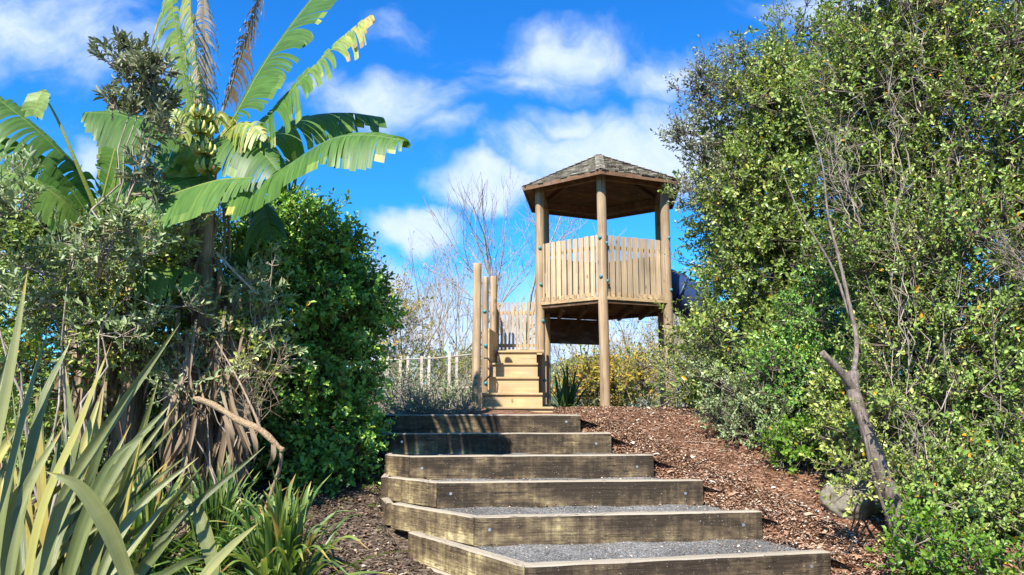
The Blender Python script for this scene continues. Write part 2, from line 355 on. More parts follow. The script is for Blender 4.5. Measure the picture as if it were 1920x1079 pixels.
spz = N(nt, 'ShaderNodeSeparateXYZ', {0: tc.outputs['Object']})
lowz = N(nt, 'ShaderNodeMapRange', {0: spz.outputs[2], 1: .02, 2: -.12}).outputs[0]
spec_ = N(nt, 'ShaderNodeTexNoise', {'Vector': oc, 'Scale': 90.0, 'Detail': 3.0}).outputs[0]
wet = M_(nt, 'ADD', M_(nt, 'MULTIPLY', M_(nt, 'SUBTRACT', big, .5), 2.2), M_(nt, 'MULTIPLY', M_(nt, 'SUBTRACT', stk, .5), 1.0))
wet = M_(nt, 'ADD', wet, M_(nt, 'MULTIPLY', lowz, .16))
at = N(nt, 'ShaderNodeAttribute', attribute_name='pale', attribute_type='OBJECT')
wet = M_(nt, 'ADD', M_(nt, 'ADD', wet, .23), at.outputs['Fac'])
c = ramp(nt, wet, [(.12, (.042, .030, .020)), (.40, (.112, .080, .048)), (.60, (.225, .172, .092)), (.82, (.46, .38, .20)), (1.0, (.62, .55, .36))])
c = mixc(nt, .7, c, ramp(nt, gr, [(.3, (.68, .66, .63)), (.7, (1.2, 1.18, 1.12))]), 'MULTIPLY')
nz = N(nt, 'ShaderNodeSeparateXYZ', {0: geo.outputs['Normal']}).outputs[2]
c = mixc(nt, M_(nt, 'MULTIPLY', M_(nt, 'GREATER_THAN', nz, .5), .85), c, mixc(nt, gr, (.20, .165, .12), (.50, .43, .33)))
c = mixc(nt, M_(nt, 'MULTIPLY', M_(nt, 'GREATER_THAN', spec_, .70), .6), c, (.55, .55, .48))
crk = N(nt, 'ShaderNodeTexNoise', {'Vector': N(nt, 'ShaderNodeMapping', {'Vector': oc, 'Scale': (1.6, 30, 30)}).outputs[0], 'Scale': 1.0, 'Detail': 2.0, 'Distortion': .6}).outputs[0]
crm = N(nt, 'ShaderNodeMapRange', {0: M_(nt, 'ABSOLUTE', M_(nt, 'SUBTRACT', crk, .36)), 1: .012, 2: .0}).outputs[0]
c = mixc(nt, M_(nt, 'MULTIPLY', crm, .85), c, (.02, .015, .012))
hh = M_(nt, 'ADD', M_(nt, 'SUBTRACT', gr, M_(nt, 'MULTIPLY', crm, .6)), M_(nt, 'MULTIPLY', big, .6))
finish(nt, c, .85, hh, .8, .012, .2)

def pebbly(name, stops, sc, b=.6, macro=None):
    m, nt = new_mat(name); tc = N(nt, 'ShaderNodeTexCoord')
    v = N(nt, 'ShaderNodeTexVoronoi', {'Vector': tc.outputs['Object'], 'Scale': sc, 'Randomness': 1.0})
    sepc = N(nt, 'ShaderNodeSeparateColor', {0: v.outputs['Color']})
    n = N(nt, 'ShaderNodeTexNoise', {'Vector': tc.outputs['Object'], 'Scale': 1.3, 'Detail': 6.0})
    c = ramp(nt, sepc.outputs[0], stops)
    c = mixc(nt, .6, c, ramp(nt, n.outputs[0], [(.32, (.45, .44, .43)), (.65, (1.2, 1.2, 1.2))]), 'MULTIPLY')
    finish(nt, c, .92, v.outputs['Distance'], b, .012, .15); return m
m_gravel = pebbly('fine_grey_gravel', [(0, (.05, .048, .046)), (.5, (.145, .14, .132)), (.85, (.26, .25, .235)), (1, (.46, .44, .40))], 110)
m_stone = pebbly('gravel_stone', [(0, (.12, .12, .12)), (1, (.30, .29, .28))], 40, .2)
m_rock, nt = new_mat('boulder_rock')
tc = N(nt, 'ShaderNodeTexCoord')
n1 = N(nt, 'ShaderNodeTexNoise', {'Vector': tc.outputs['Object'], 'Scale': 6.0, 'Detail': 8.0, 'Roughness': .65})
n2 = N(nt, 'ShaderNodeTexNoise', {'Vector': tc.outputs['Object'], 'Scale': 40.0, 'Detail': 4.0})
c = ramp(nt, n1.outputs[0], [(.3, (.11, .095, .07)), (.5, (.20, .175, .13)), (.7, (.28, .27, .19))])
c = mixc(nt, .5, c, ramp(nt, n2.outputs[0], [(.3, (.6, .6, .6)), (.7, (1.3, 1.3, 1.25))]), 'MULTIPLY')
finish(nt, c, .9, n1.outputs[0], .8, .03, .15)

# ground: reddish bark mulch on the right and round the tower, dark soil on the left
m_ground, nt = new_mat('garden_ground')
tc = N(nt, 'ShaderNodeTexCoord'); sx = N(nt, 'ShaderNodeSeparateXYZ', {0: tc.outputs['Object']})
v = N(nt, 'ShaderNodeTexVoronoi', {'Vector': N(nt, 'ShaderNodeMapping', {'Vector': tc.outputs['Object'], 'Scale': (30, 55, 30)}).outputs[0], 'Scale': 1.0})
vc = N(nt, 'ShaderNodeSeparateColor', {0: v.outputs['Color']}).outputs[0]
n = N(nt, 'ShaderNodeTexNoise', {'Vector': tc.outputs['Object'], 'Scale': 2.0, 'Detail': 8.0, 'Roughness': .65})
mul = ramp(nt, vc, [(0, (.05, .025, .015)), (.4, (.15, .068, .035)), (.8, (.27, .135, .075)), (1, (.42, .28, .19))])
soil = ramp(nt, vc, [(0, (.03, .022, .016)), (.6, (.085, .062, .045)), (1, (.20, .15, .11))])
edge = M_(nt, 'ADD', M_(nt, 'ADD', sx.outputs[0], M_(nt, 'MULTIPLY', sx.outputs[1], .35)), M_(nt, 'MULTIPLY', n.outputs[0], .8))
f = N(nt, 'ShaderNodeMapRange', {0: edge, 1: 2.1, 2: 2.7}).outputs[0]
far = N(nt, 'ShaderNodeMapRange', {0: sx.outputs[1], 1: 15., 2: 18.}).outputs[0]
mul2 = mixc(nt, .35, mul, (.13, .075, .05)); c = mixc(nt, f, soil, mul2); c = mixc(nt, far, c, mixc(nt, n.outputs[0], (.035, .06, .018), (.10, .12, .04)))
c = mixc(nt, .55, c, ramp(nt, n.outputs[0], [(.35, (.55, .55, .55)), (.65, (1.25, 1.25, 1.25))]), 'MULTIPLY')
finish(nt, c, .95, v.outputs['Distance'], .7, .02, .1)
m_chip = leaf_mat('bark_chip', [(0, (.07, .040, .026)), (.35, (.245, .138, .085)), (.7, (.42, .265, .175)), (.9, (.54, .41, .31)), (1, (.64, .56, .48))], .9, .1, .02)
m_litter = leaf_mat('leaf_litter', [(0, (.05, .03, .02)), (.5, (.16, .10, .065)), (.9, (.34, .25, .18)), (1, (.5, .42, .34))], .9, .1, .05)

# shingles
m_shingle, nt = new_mat('cedar_shake')
tc = N(nt, 'ShaderNodeTexCoord'); at = N(nt, 'ShaderNodeAttribute', attribute_name='tint')
n = N(nt, 'ShaderNodeTexNoise', {'Vector': tc.outputs['Object'], 'Scale': 9.0, 'Detail': 7.0, 'Roughness': .7})
n2 = N(nt, 'ShaderNodeTexNoise', {'Vector': N(nt, 'ShaderNodeMapping', {'Vector': tc.outputs['Object'], 'Scale': (60, 60, 8)}).outputs[0], 'Scale': 1.0, 'Detail': 3.0})
c = ramp(nt, at.outputs['Fac'], [(0, (.13, .105, .08)), (.5, (.25, .21, .165)), (1, (.38, .33, .27))])
c = mixc(nt, M_(nt, 'MULTIPLY', M_(nt, 'GREATER_THAN', n.outputs[0], .54), .6), c, (.21, .23, .13))
c = mixc(nt, .5, c, ramp(nt, n2.outputs[0], [(.3, (.6, .6, .6)), (.7, (1.3, 1.3, 1.3))]), 'MULTIPLY')
finish(nt, c, .9, n2.outputs[0], .6, .01, .1)
def plain(name, col, rough=.5, metal=0., spec=.4):
    m, nt = new_mat(name); tc = N(nt, 'ShaderNodeTexCoord')
    n = N(nt, 'ShaderNodeTexNoise', {'Vector': tc.outputs['Object'], 'Scale': 14.0, 'Detail': 5.0})
    c = mixc(nt, .35, col, ramp(nt, n.outputs[0], [(.3, (.6, .6, .6)), (.7, (1.3, 1.3, 1.3))]), 'MULTIPLY')
    b = finish(nt, c, rough, n.outputs[0], .1, .003, spec); b.inputs['Metallic'].default_value = metal; return m
m_teal = plain('teal_plastic_cap', (.05, .20, .22), .4)
m_dark = plain('dark_steel', (.03, .03, .032), .45, .6)
m_galv = plain('galvanised_steel', (.5, .51, .52), .4, .8)
m_slide = plain('navy_slide_plastic', (.03, .055, .14), .4)
m_rope = plain('pale_rope', (.38, .34, .28), .9)

# ------------------------------------------------------------------ ground shape and steps
ZT = [.475, .675, .875, 1.075, 1.275, 1.475]                       # tops of the six sleepers
FL = [P(985, 1045, 5.47), P(890, 960, 6.41), P(820, 899, 7.23), P(768, 853, 7.86), P(733, 812, 8.70), P(712, 781, 9.62)]
FR = [P(1556, 1021, 6.0), P(1428, 950, 6.75), P(1318, 895, 7.45), P(1225, 850, 8.08), P(1146, 811, 8.84), P(1088, 779, 9.66)]
yL = np.array([p[1] for p in FL]); xL = np.array([p[0] for p in FL]); yR = np.array([p[1] for p in FR]); xR = np.array([p[0] for p in FR])
def stepz(x, y):
    z = np.full(np.shape(x), .16)
    for k in range(6):
        t = (x-xL[k])/(xR[k]-xL[k]); yf = yL[k]+(yR[k]-yL[k])*t
        z = z+(ZT[k]-.05-z)*sst(.02, .20, y-yf)
    return z
def sst(a, b, x):
    t = np.clip((x-a)/(b-a), 0, 1); return t*t*(3-2*t)
LY = [-200, 3, 5.3, 6.5, 7.2, 8.0, 9.0, 10., 12, 14.5, 18, 24, 40, 400]
LZ = [0, .0, .05, .24, .44, .66, .92, 1.18, 1.40, 1.3, .4, -.3, -.6, -.6]
RY = [-200, 3, 5.2, 5.85, 6.6, 7.35, 8.0, 8.8, 9.65, 10.4, 12, 14.3, 17, 24, 40, 400]
RZ = [0, .0, .14, .36, .56, .76, .95, 1.15, 1.36, 1.46, 1.52, 1.50, .7, -.2, -.6, -.6]
def H(x, y):
    x = np.asarray(x, float); y = np.asarray(y, float)
    zl = np.interp(y, LY, LZ); zr = np.interp(y, RY, RZ)+.07*np.clip(x-3, 0, 5)*(y < 15)
    xr = np.interp(y, yR, xR); xl = np.interp(y, [5.47, 6.9, 7.35, 7.75, 8.2, 8.9, 9.62], [.1, -1.0, -1.22, -1.34, -1.40, -1.46, -1.72])
    st = stepz(x, y)
    z = np.where(x > xr, st+(zr-st)*sst(.0, .5, x-xr), st-.12)
    ins = (x <= xr+.02)&(x > xl-.0)
    z = np.where(ins, np.minimum(zl-.1, st-.12)+(st-.12-np.minimum(zl-.1, st-.12))*sst(-.9, -.3, x-xr), z)
    z = np.where(x <= xl, zl, z)
    back = zl+(zr-zl)*sst(-2.6, -1.2, x)
    z = z+(back-z)*sst(9.72, 9.9, y)
    front = zl+(zr-zl)*sst(-.5, .8, x)
    z = np.where(y < 5.40, front, z)
    z = z+.018*np.sin(3.1*x+1.3*y)+.014*np.sin(5.7*y-2.2*x)+.008*np.sin(13*x+3)*np.sin(11*y)
    return z
gx = np.concatenate([-np.geomspace(400, 5.2, 26), np.arange(-5, 5.01, .06), np.geomspace(5.2, 400, 26)])
gy = np.concatenate([-np.geomspace(200, 1, 12), np.arange(0, 3, .25), np.arange(3, 14.5, .06), np.arange(14.5, 24, .4), np.geomspace(24.5, 900, 26)])
GX, GY = np.meshgrid(gx, gy); Z = H(GX, GY)
nx, ny = len(gx), len(gy); ii = np.arange(nx*ny).reshape(ny, nx)
F = np.stack([ii[:-1, :-1], ii[:-1, 1:], ii[1:, 1:], ii[1:, :-1]], -1).reshape(-1, 4)
g = np_mesh('ground', np.stack([GX, GY, Z], -1).reshape(-1, 3), F, m_ground, smooth=True); tag(g, kind='structure')

def tread(k):
    """gravel sheet behind sleeper k"""
    z = ZT[k]-.05; n = 24; V = []; 
    nl = FL[k+1] if k < 5 else None
    a0, a1 = FL[k], FR[k]
    if k < 5: b0, b1 = FL[k+1], FR[k+1]
    else: b0, b1 = np.array([-1.3, 11.3, 0]), np.array([.9, 11.3, 0])
    m = 10
    for j in range(m+1):
        for i in range(n+1):
            s = i/n*1.13
            p = (a0+(a1-a0)*s)*(1-j/m)+(b0+(b1-b0)*s*(1 if k < 5 else .93))*(j/m)
            if k < 5: p = p+np.array([0, .06, 0])
            V.append((p[0], p[1], z-.9*max(0, s-1.0)+.006*math.sin(7*p[0]+3*p[1])+.006*math.sin(17*p[0])*math.sin(13*p[1])+ .012*(j/m)))
    # left filler so that the sheet meets the side sleepers
    F = [(j*(n+1)+i, j*(n+1)+i+1, (j+1)*(n+1)+i+1, (j+1)*(n+1)+i) for j in range(m) for i in range(n)]
    return V, F
mb = MB()
for k in range(6): mb.add(*tread(k))
# wedges between the front corners and the side sleepers
SE = [(P(765, 985, 6.93), P(985, 1045, 5.47)), (P(733, 938, 7.33), FL[1]), (P(727, 893, 7.80), FL[2]), (P(724, 850, 8.2), FL[3]), (P(722, 811, 8.95), FL[4])]
for k in range(5):
    e = SE[k][0]; a = FL[k]; b = FL[k+1]; z = ZT[k]-.048
    mb.add([(a[0]+.02, a[1]+.06, z), (b[0]+.05, b[1]+.15, z), (e[0]+.06, e[1]+.02, z)], [(0, 1, 2)])
gp = mb.build('gravel_path', m_gravel, smooth=False); tag(gp, kind='structure')

# loose gravel stones on the treads
n = 5200; k = rng.integers(0, 3, n); s = rng.random(n)*1.1; t = rng.random(n)
FLa, FRa = np.array(FL), np.array(FR)
p = (FLa[k]+(FRa[k]-FLa[k])*s[:, None])*(1-t)[:, None]+(FLa[k+1]+(FRa[k+1]-FLa[k+1])*s[:, None])*t[:, None]
p[:, 2] = np.array(ZT)[k]-.05+.004; p[:, 1] += .08
def pebbles(name, p, r, mat, flat=.6):
    base = np.array([(1,0,0),(0,1,0),(-1,0,0),(0,-1,0),(0,0,1),(0,0,-1)], float)
    FF = np.array([(0,1,4),(1,2,4),(2,3,4),(3,0,4),(1,0,5),(2,1,5),(3,2,5),(0,3,5)]); n = len(p)
    V = base[None]*(r[:, None, None]*(1+.35*rng.normal(size=(n, 6, 1)).clip(-1.4, 1.4)))*np.array([1, 1, flat])
    a = rng.random(n)*6.28; c_, s_ = np.cos(a), np.sin(a); x = V[..., 0]*c_[:, None]-V[..., 1]*s_[:, None]; y = V[..., 0]*s_[:, None]+V[..., 1]*c_[:, None]
    V = np.stack([x, y, V[..., 2]], -1)+p[:, None]
    return np_mesh(name, V.reshape(-1, 3), (FF[None]+(np.arange(n)*6)[:, None, None]).reshape(-1, 3), mat, tint=np.repeat(rng.random(n), 8))
tag(pebbles('gravel', p, .003+.007*rng.random(n)**2, m_stone), 'loose grey gravel stones lying on the step treads', 'gravel', kind='stuff')

# ------------------------------------------------------------------ sleepers
stairs = empty('garden_stairs', (.5, 7.5, .2), 'wide garden stairs of weathered timber sleepers climbing to the play tower', 'stairs')
def sleeper(name, a, b, ztop, h, th, pale, side=1, mark=True):
    """long beam whose front top edge runs a->b; depth th goes to the left of a->b (side=1)"""
    a = np.array([a[0], a[1]]); b = np.array([b[0], b[1]]); d = b-a; L = np.linalg.norm(d); x = d/L; y = np.array([-x[1], x[0]])*side
    n = max(8, int(L/.06)); bm = bmesh.new(); r = .010; prof = [(r, 0), (0, r), (0, h-r*1.2), (r*1.2, h), (th-r, h), (th, h-r), (th, 0)]
    ph = random.random()*50; rings = []
    for i in range(n+1):
        t = i/n; ex = .006 if i in (0, n) else 0
        row = []
        for (u_, w_) in prof:
            q = mnoise.noise(Vector((t*L*2.2+ph, u_*9, w_*9)))*.010+mnoise.noise(Vector((t*L*14+ph, u_*30, w_*30)))*.0055
            uu_ = min(max(u_, ex), th-ex)+q; ww = min(max(w_, ex), h-ex)+mnoise.noise(Vector((t*L*3+ph+9, u_*9, w_*9)))*.006
            row.append(bm.verts.new((t*L, uu_, ww-h/2)))
        rings.append(row)
    for i in range(n):
        for j in range(len(prof)):
            j2 = (j+1) % len(prof); bm.faces.new((rings[i][j], rings[i][j2], rings[i+1][j2], rings[i+1][j]))
    bm.faces.new(rings[0]); bm.faces.new(list(reversed(rings[-1])))
    bmesh.ops.recalc_face_normals(bm, faces=bm.faces)
    me = bpy.data.meshes.new(name); bm.to_mesh(me); bm.free()
    o = bpy.data.objects.new(name, me); COL.objects.link(o); me.materials.append(m_sleep)
    R3 = Matrix(((x[0], y[0], 0, a[0]), (x[1], y[1], 0, a[1]), (0, 0, 1, ztop-h/2), (0, 0, 0, 1)))
    o.parent = stairs; o.matrix_parent_inverse = Matrix.Translation(stairs.location).inverted()
    o.matrix_basis = R3; o['pale'] = pale
    if mark:
        for t in (.05, .93):
            nb = MB(); q = np.array([t*L, -.004, .015+random.uniform(-.02, .02)])
            nb.tube([q, q+np.array([0, .012, 0])], [.014, .014], 8)
            b_ = nb.build('bolt_head', m_galv); b_.parent = o
    return o
PALE = [-.04, .02, -.03, -.04, -.03, -.02]
for k in range(6):
    sleeper('step_sleeper', FL[k], FR[k], ZT[k], .25, .10, PALE[k])
spl = [.30, .22, .16, .06, .02]
for k in range(5):
    e, a = SE[k]; d = nrm(np.array([e[0]-a[0], e[1]-a[1]])); a2 = np.array([a[0], a[1]])+d*.012+np.array([-.006, .01]); 
    sleeper('side_sleeper', (a2[0], a2[1]), (e[0], e[1]), ZT[k]-.004, .24, .09, spl[k], side=-1, mark=False)
# lower courses showing on the left flank
for (a, b, z, pl) in (((-.74, 6.62), (.12, 5.38), .235, .25), 
                      ((-1.35, 7.86), (-1.22, 7.42), .662, .1), ((-1.40, 8.3), (-1.36, 7.88), .862, .0), ((-1.45, 8.9), (-1.40, 8.32), 1.062, .0), ((-1.45, 8.9), (-1.40, 8.32), .86, .0),
                      ((-1.72, 9.6), (-1.46, 8.95), 1.262, -.1), ((-1.72, 9.6), (-1.46, 8.95), 1.02, -.1)):
    sleeper('side_sleeper', b, a, z, .22, .08, pl, side=-1, mark=False)

# ------------------------------------------------------------------ play tower
tw = empty('play_tower', (1.717, 13.8, 1.5), 'round log play tower with a shingled hexagonal roof, raised deck and slatted sides', 'play tower')
TC = np.array([1.717, 13.8]); RC = 1.31; PH = 7.0
def hexv(i, r=RC):   # 0 front, 1 right front, 2 right back, 3 back, 4 left back, 5 left front
    a = R(60*i-PH); return np.array([TC[0]+r*math.sin(a), TC[1]-r*math.cos(a)])
def log(x, y, z0, z1, r, name='column', parent=tw, lean=(0, 0), lens=None):
    bm = MB(); n = 26; ph = random.random()*40; pts = []; rad = []
    for i in range(n):
        t = i/(n-1); z = z0+(z1-z0)*t
        pts.append((x+lean[0]*t+.008*mnoise.noise(Vector((ph, z*.8, 0))), y+lean[1]*t+.008*mnoise.noise(Vector((ph+9, z*.8, 0))), z))
        rad.append(r*(1.03-.05*t)*(1+.03*mnoise.noise(Vector((ph+20, z*3, 0)))))
    pts.append((pts[-1][0], pts[-1][1], z1+.012)); rad.append(rad[-1]*.88)
    bm.tube(pts, rad, 18, t=random.random()); return bm.build(name, m_log, parent, smooth=True)
def zat(py, d): return float(P(1100, py, d)[2])
ZDECK = zat(558, 12.5); ZEAVE = zat(331, 12.5)
cols = []
for i in range(6):
    x, y = hexv(i); cols.append(log(x, y, 1.3, ZEAVE+.10+(.04 if i == 0 else 0), .084))
def cap(parent, px, py, cx, cy, rc, t=None):
    p = P(px, py, cy); side = np.clip((p[0]-cx)/rc, -.85, .85); a = math.asin(side)
    n = np.array([math.sin(a), -math.cos(a), 0]); c = np.array([cx, cy, p[2]])+n*(rc-.004)
    b = MB(); b.tube([c, c+n*.012, c+n*.024, c+n*.030], [.032, .032, .024, .010], 12); b.build('bolt_cap', m_teal, parent, smooth=True)
for i, lst in ((5, [(1012, 467), (1014, 535), (1018, 603), (1021, 714)]), (0, [(1124, 447), (1137, 457), (1126, 520), (1139, 528)]),
               (1, [(1253, 448), (1257, 545), (1260, 690)])):
    x, y = hexv(i)
    for (px, py) in lst: cap(cols[i], px, py, x, y, .086)
# deck
b = MB()
top = [np.append(hexv(i, RC+.03), ZDECK+.02) for i in range(6)]; bot = [p-np.array([0, 0, .05]) for p in top]
b.add(top+bot, [tuple(range(6)), tuple(range(11, 5, -1))]+[(i, i+6, (i+1) % 6+6, (i+1) % 6) for i in range(6)], .5)
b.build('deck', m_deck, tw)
b = MB()
for i in range(6):
    p, q = hexv(i, RC+.02), hexv((i+1) % 6, RC+.02)
    b.beam((*p, ZDECK-.055), (*q, ZDECK-.055), .045, .085, random.random())
for s in np.linspace(-.8, .8, 5):
    b.beam((TC[0]+s, TC[1]-.95+abs(s)*.3, ZDECK-.10), (TC[0]+s, TC[1]+.95-abs(s)*.3, ZDECK-.10), .05, .13, random.random())
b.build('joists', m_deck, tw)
for i in (5, 0):
    b = MB(); p, q = hexv(i, RC+.06), hexv((i+1) % 6, RC+.06); b.beam((*p, ZDECK-.012), (*q, ZDECK-.012), .03, .053, .6)
    for s in np.linspace(.08, .95, 12):      # kick blocks standing on the board
        c = p+(q-p)*s; u = nrm(q-p); b.box((*(c-np.array([u[1], -u[0]])*.02), ZDECK+.05), (.05, .02, .088), (np.append(u, 0), np.array([u[1], -u[0], 0]), (0, 0, 1)), random.random())
    b.build('edge_board', m_ply, tw)
# slatted barriers
def barrier(p, q, z0, z1, n, wfrac, name='barrier', parent=tw, off=.0, tm=.5, short=True):
    b = MB(); p = np.array(p); q = np.array(q); d = q-p; L = np.linalg.norm(d); u = d/L; nn = np.array([u[1], -u[0]])
    for i in range(n):
        s = (i+.5)/n*L; c = p+u*s+nn*(off+random.uniform(-.003, .003)); w = L/n*wfrac
        j = random.uniform(-.006, .006)
        b.box((*c, (z0+z1)/2+j), (w*random.uniform(.94, 1.03), .022, z1-z0), (np.append(u, 0), np.append(nn, 0), (0, 0, 1)), min(1, max(0, tm+random.uniform(-.4, .4))))
    for z in (z0+.12, z1-.2):
        b.beam((*(p-nn*.03), z), (*(q-nn*.03), z), .035, .06, .7)
    return b.build(name, m_slat, parent)
ZB1 = zat(443, 12.6)
for i, n, tm in ((5, 11, .8), (0, 11, .35), (1, 10, .3), (2, 10, .3), (3, 10, .3)):  # sun side painted into the tint: left-front slats lighter, other sides darker
    barrier(hexv(i, RC-.02), hexv((i+1) % 6, RC-.02), ZDECK+.03, ZB1, n, .79, off=.03, tm=tm)
# roof
APEX = np.array([TC[0]-.03, TC[1], zat(293, 13.8)]); RE = 1.64; ZE = zat(321, 12.2)
ev = [np.append(hexv(i, RE), ZE+.01*math.sin(i*2.1)) for i in range(6)]
roof = MB()
for i in range(6):
    a, c = ev[i], ev[(i+1) % 6]; n_ = nrm(np.cross(c-a, APEX-a)); rows = 13
    if n_[2] < 0: n_ = -n_
    for r_ in range(rows):
        t0 = r_/rows; t1 = min(1, (r_+1.55)/rows)
        l0, r0_ = a+(APEX-a)*t0, c+(APEX-c)*t0; l1, r1_ = a+(APEX-a)*t1, c+(APEX-c)*t1
        Wd = np.linalg.norm(r0_-l0); ns = max(2, int(Wd/.11)); cuts = np.sort(np.concatenate([[0, 1], (np.arange(1, ns)+rng.uniform(-.3, .3, ns-1))/ns]))
        for s in range(ns):
            f0, f1 = cuts[s]+.004/Wd, cuts[s+1]-.004/Wd; lift = .030+rng.uniform(-.008, .012); dn = rng.uniform(-.012, .02)
            dd = nrm(l0-l1)*0+nrm((a+c)/2-APEX)*dn
            A, B_ = l0+(r0_-l0)*f0+n_*lift+dd, l0+(r0_-l0)*f1+n_*lift+dd
            C_, D_ = l1+(r1_-l1)*f1+n_*.004, l1+(r1_-l1)*f0+n_*.004
            A2, B2 = A-n_*.018, B_-n_*.018
            roof.add([A, B_, C_, D_, A2, B2], [(0, 1, 2, 3), (4, 5, 1, 0), (0, 3, 4), (1, 5, 2)], float(np.clip(rng.normal(.5, .25), 0, 1)))
rf = roof.build('roof', m_shingle, tw)
b = MB()   # hip caps
for i in range(6):
    for s in np.linspace(0, .93, 12):
        p0 = ev[i]+(APEX-ev[i])*s; p1 = ev[i]+(APEX-ev[i])*min(1, s+.1); u_ = nrm(p1-p0)
        for sg in (-1, 1):
            nb_ = ev[(i+sg) % 6]; side = nrm(nb_-ev[i]); n_ = nrm(np.cross(nb_-ev[i], APEX-ev[i])); n_ = n_ if n_[2] > 0 else -n_
            sd_ = nrm(np.cross(n_, u_)); sd_ = sd_ if np.dot(sd_, side) > 0 else -sd_
            up_ = n_*.045
            b.add([p0+np.array([0, 0, .05]), p1+np.array([0, 0, .036]), p1+sd_*.07+up_*.8, p0+sd_*.07+up_], [(0, 1, 2, 3)], float(rng.random()))
b.build('hip_caps', m_shingle, rf)
b = MB()   # lining under the shingles
for i in range(6):
    a, c = ev[i]-np.array([0, 0, .012]), ev[(i+1) % 6]-np.array([0, 0, .012]); ap = APEX-np.array([0, 0, .02])
    for s in range(10):
        t0, t1 = s/10, (s+1)/10-.002
        b.add([a+(ap-a)*t0, c+(ap-c)*t0, c+(ap-c)*t1, a+(ap-a)*t1], [(0, 1, 2, 3)], random.random())
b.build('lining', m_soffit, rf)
b = MB()
for i in range(6):
    a, c = ev[i]-np.array([0, 0, .022]), ev[(i+1) % 6]-np.array([0, 0, .022]); b.beam(a*.995+np.array([*TC, a[2]])*.005, c*.995+np.array([*TC, c[2]])*.005, .025, .075, .2)
    b.beam(ev[i]*.99+np.array([*TC, ZE])*.01-np.array([0, 0, .03]), APEX-np.array([0, 0, .09]), .045, .09, .5)
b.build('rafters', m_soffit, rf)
b = MB()
for i in range(6):
    p, q = hexv(i, RC-.05), hexv((i+1) % 6, RC-.05); b.beam((*p, ZEAVE+.03), (*q, ZEAVE+.03), .05, .14, .6)
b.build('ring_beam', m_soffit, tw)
# fascia panel and lower landing behind the left side
ZL = zat(657, 13.0)
b = MB(); p, q = hexv(4), hexv(3)
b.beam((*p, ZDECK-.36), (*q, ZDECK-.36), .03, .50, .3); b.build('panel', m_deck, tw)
b = MB()
b.box((.12, 13.25, ZL-.03), (.86, .95, .05), None, .4); b.box((.12, 12.80, ZL-.06), (.80, .03, .06), None, .7)
b.build('landing', m_ply, tw)
# step flight
spx = [(911, 1037, 763, 777, 11.25), (904, 1017, 737, 763, 11.55), (917, 1010, 707, 739, 11.85), (920, 1008, 681, 707, 12.15), (934, 1006, 658, 681, 12.5)]
for (x0, x1, y0, y1, d) in spx:
    a = P(x0, y0, d); c = P(x1, y1, d); b = MB()
    zb = c[2]-.02
    b.box(((a[0]+c[0])/2, d+.015, (a[2]-.03+zb)/2), (c[0]-a[0], .03, a[2]-.03-zb), None, .75)
    b.box(((a[0]+c[0])/2, d+.15, a[2]-.014), (c[0]-a[0]+.01, .36, .028), None, .8)
    b.build('step', m_ply, tw)
posts = []
for (px, d, ytop, r) in ((893, 11.3, 496, .066), (909, 12.1, 521, .055), (924, 12.9, 520, .06)):
    p = P(px, 760, d); posts.append((log(p[0], d, 1.3, zat(ytop, d), r, 'stair_post'), p[0], d, r))
for k, (px, py) in ((0, (893, 708)), (0, (892, 719)), (1, (909, 585)), (1, (911, 649)), (1, (911, 719))):
    o, x, y, r = posts[k]; cap(o, px, py, x, y, r)
# solid board along the left of the flight, slats round the landing
b = MB(); x0, x1 = posts[0][1], posts[2][1]
b.beam((posts[1][1]+.06, 12.0, (ZL+1.5)/2+.28), (posts[2][1]+.07, 12.95, (ZL+1.5)/2+.28), .022, 1.05, .8); b.build('side_board', m_ply, tw)
e0 = P(930, 600, 13.72); e1 = P(1016, 600, 13.72)
barrier((e0[0], 13.72), (e1[0], 13.72), ZL+.02, zat(567, 13.72), 12, .62, tm=.45)
barrier((e0[0]-.02, 12.98), (e0[0]-.02, 13.7), ZL+.02, zat(567, 13.72), 8, .62, tm=.45)
for (x, y) in ((e0[0]-.03, 13.78), ):
    log(x, y, 1.3, ZL+1.0, .05, 'stair_post')
# grab loops
for (pts) in ([P(908, 672, 11.9), P(915, 672, 11.7), P(921, 684, 11.6), P(919, 704, 11.6), P(908, 716, 11.9)], [P(1012, 705, 12.6), P(985, 712, 11.75), P(945, 714, 11.75), P(912, 714, 11.95)][:0]):
    if pts:
        q = [np.array(p) for p in pts]; sm = []
        for i in range(len(q)-1):
            for t in (0, .33, .66): sm.append(q[i]*(1-t)+q[i+1]*t)
        b = MB(); b.tube(sm+[q[-1]], .011, 6); b.build('grab_loop', m_dark, tw, smooth=True)
# tube slide leaving on the right
zc = zat(527, 13.9); pts = []; rad = []
for t in np.linspace(0, 1, 26):
    a = t*2.3; pts.append((2.72+1.5*math.sin(a)*.9+.1*t, 14.05+1.2*(1-math.cos(a)), zc-2.2*t**1.25)); rad.append(.36)
b = MB(); b.tube(pts, rad, 26, caps=False)
for i in (3, 9, 15, 21): b.tube([pts[i], .75*np.array(pts[i])+.25*np.array(pts[i+1])], [.392, .392], 26)
b.build('tube_slide', m_slide, tw, smooth=True)

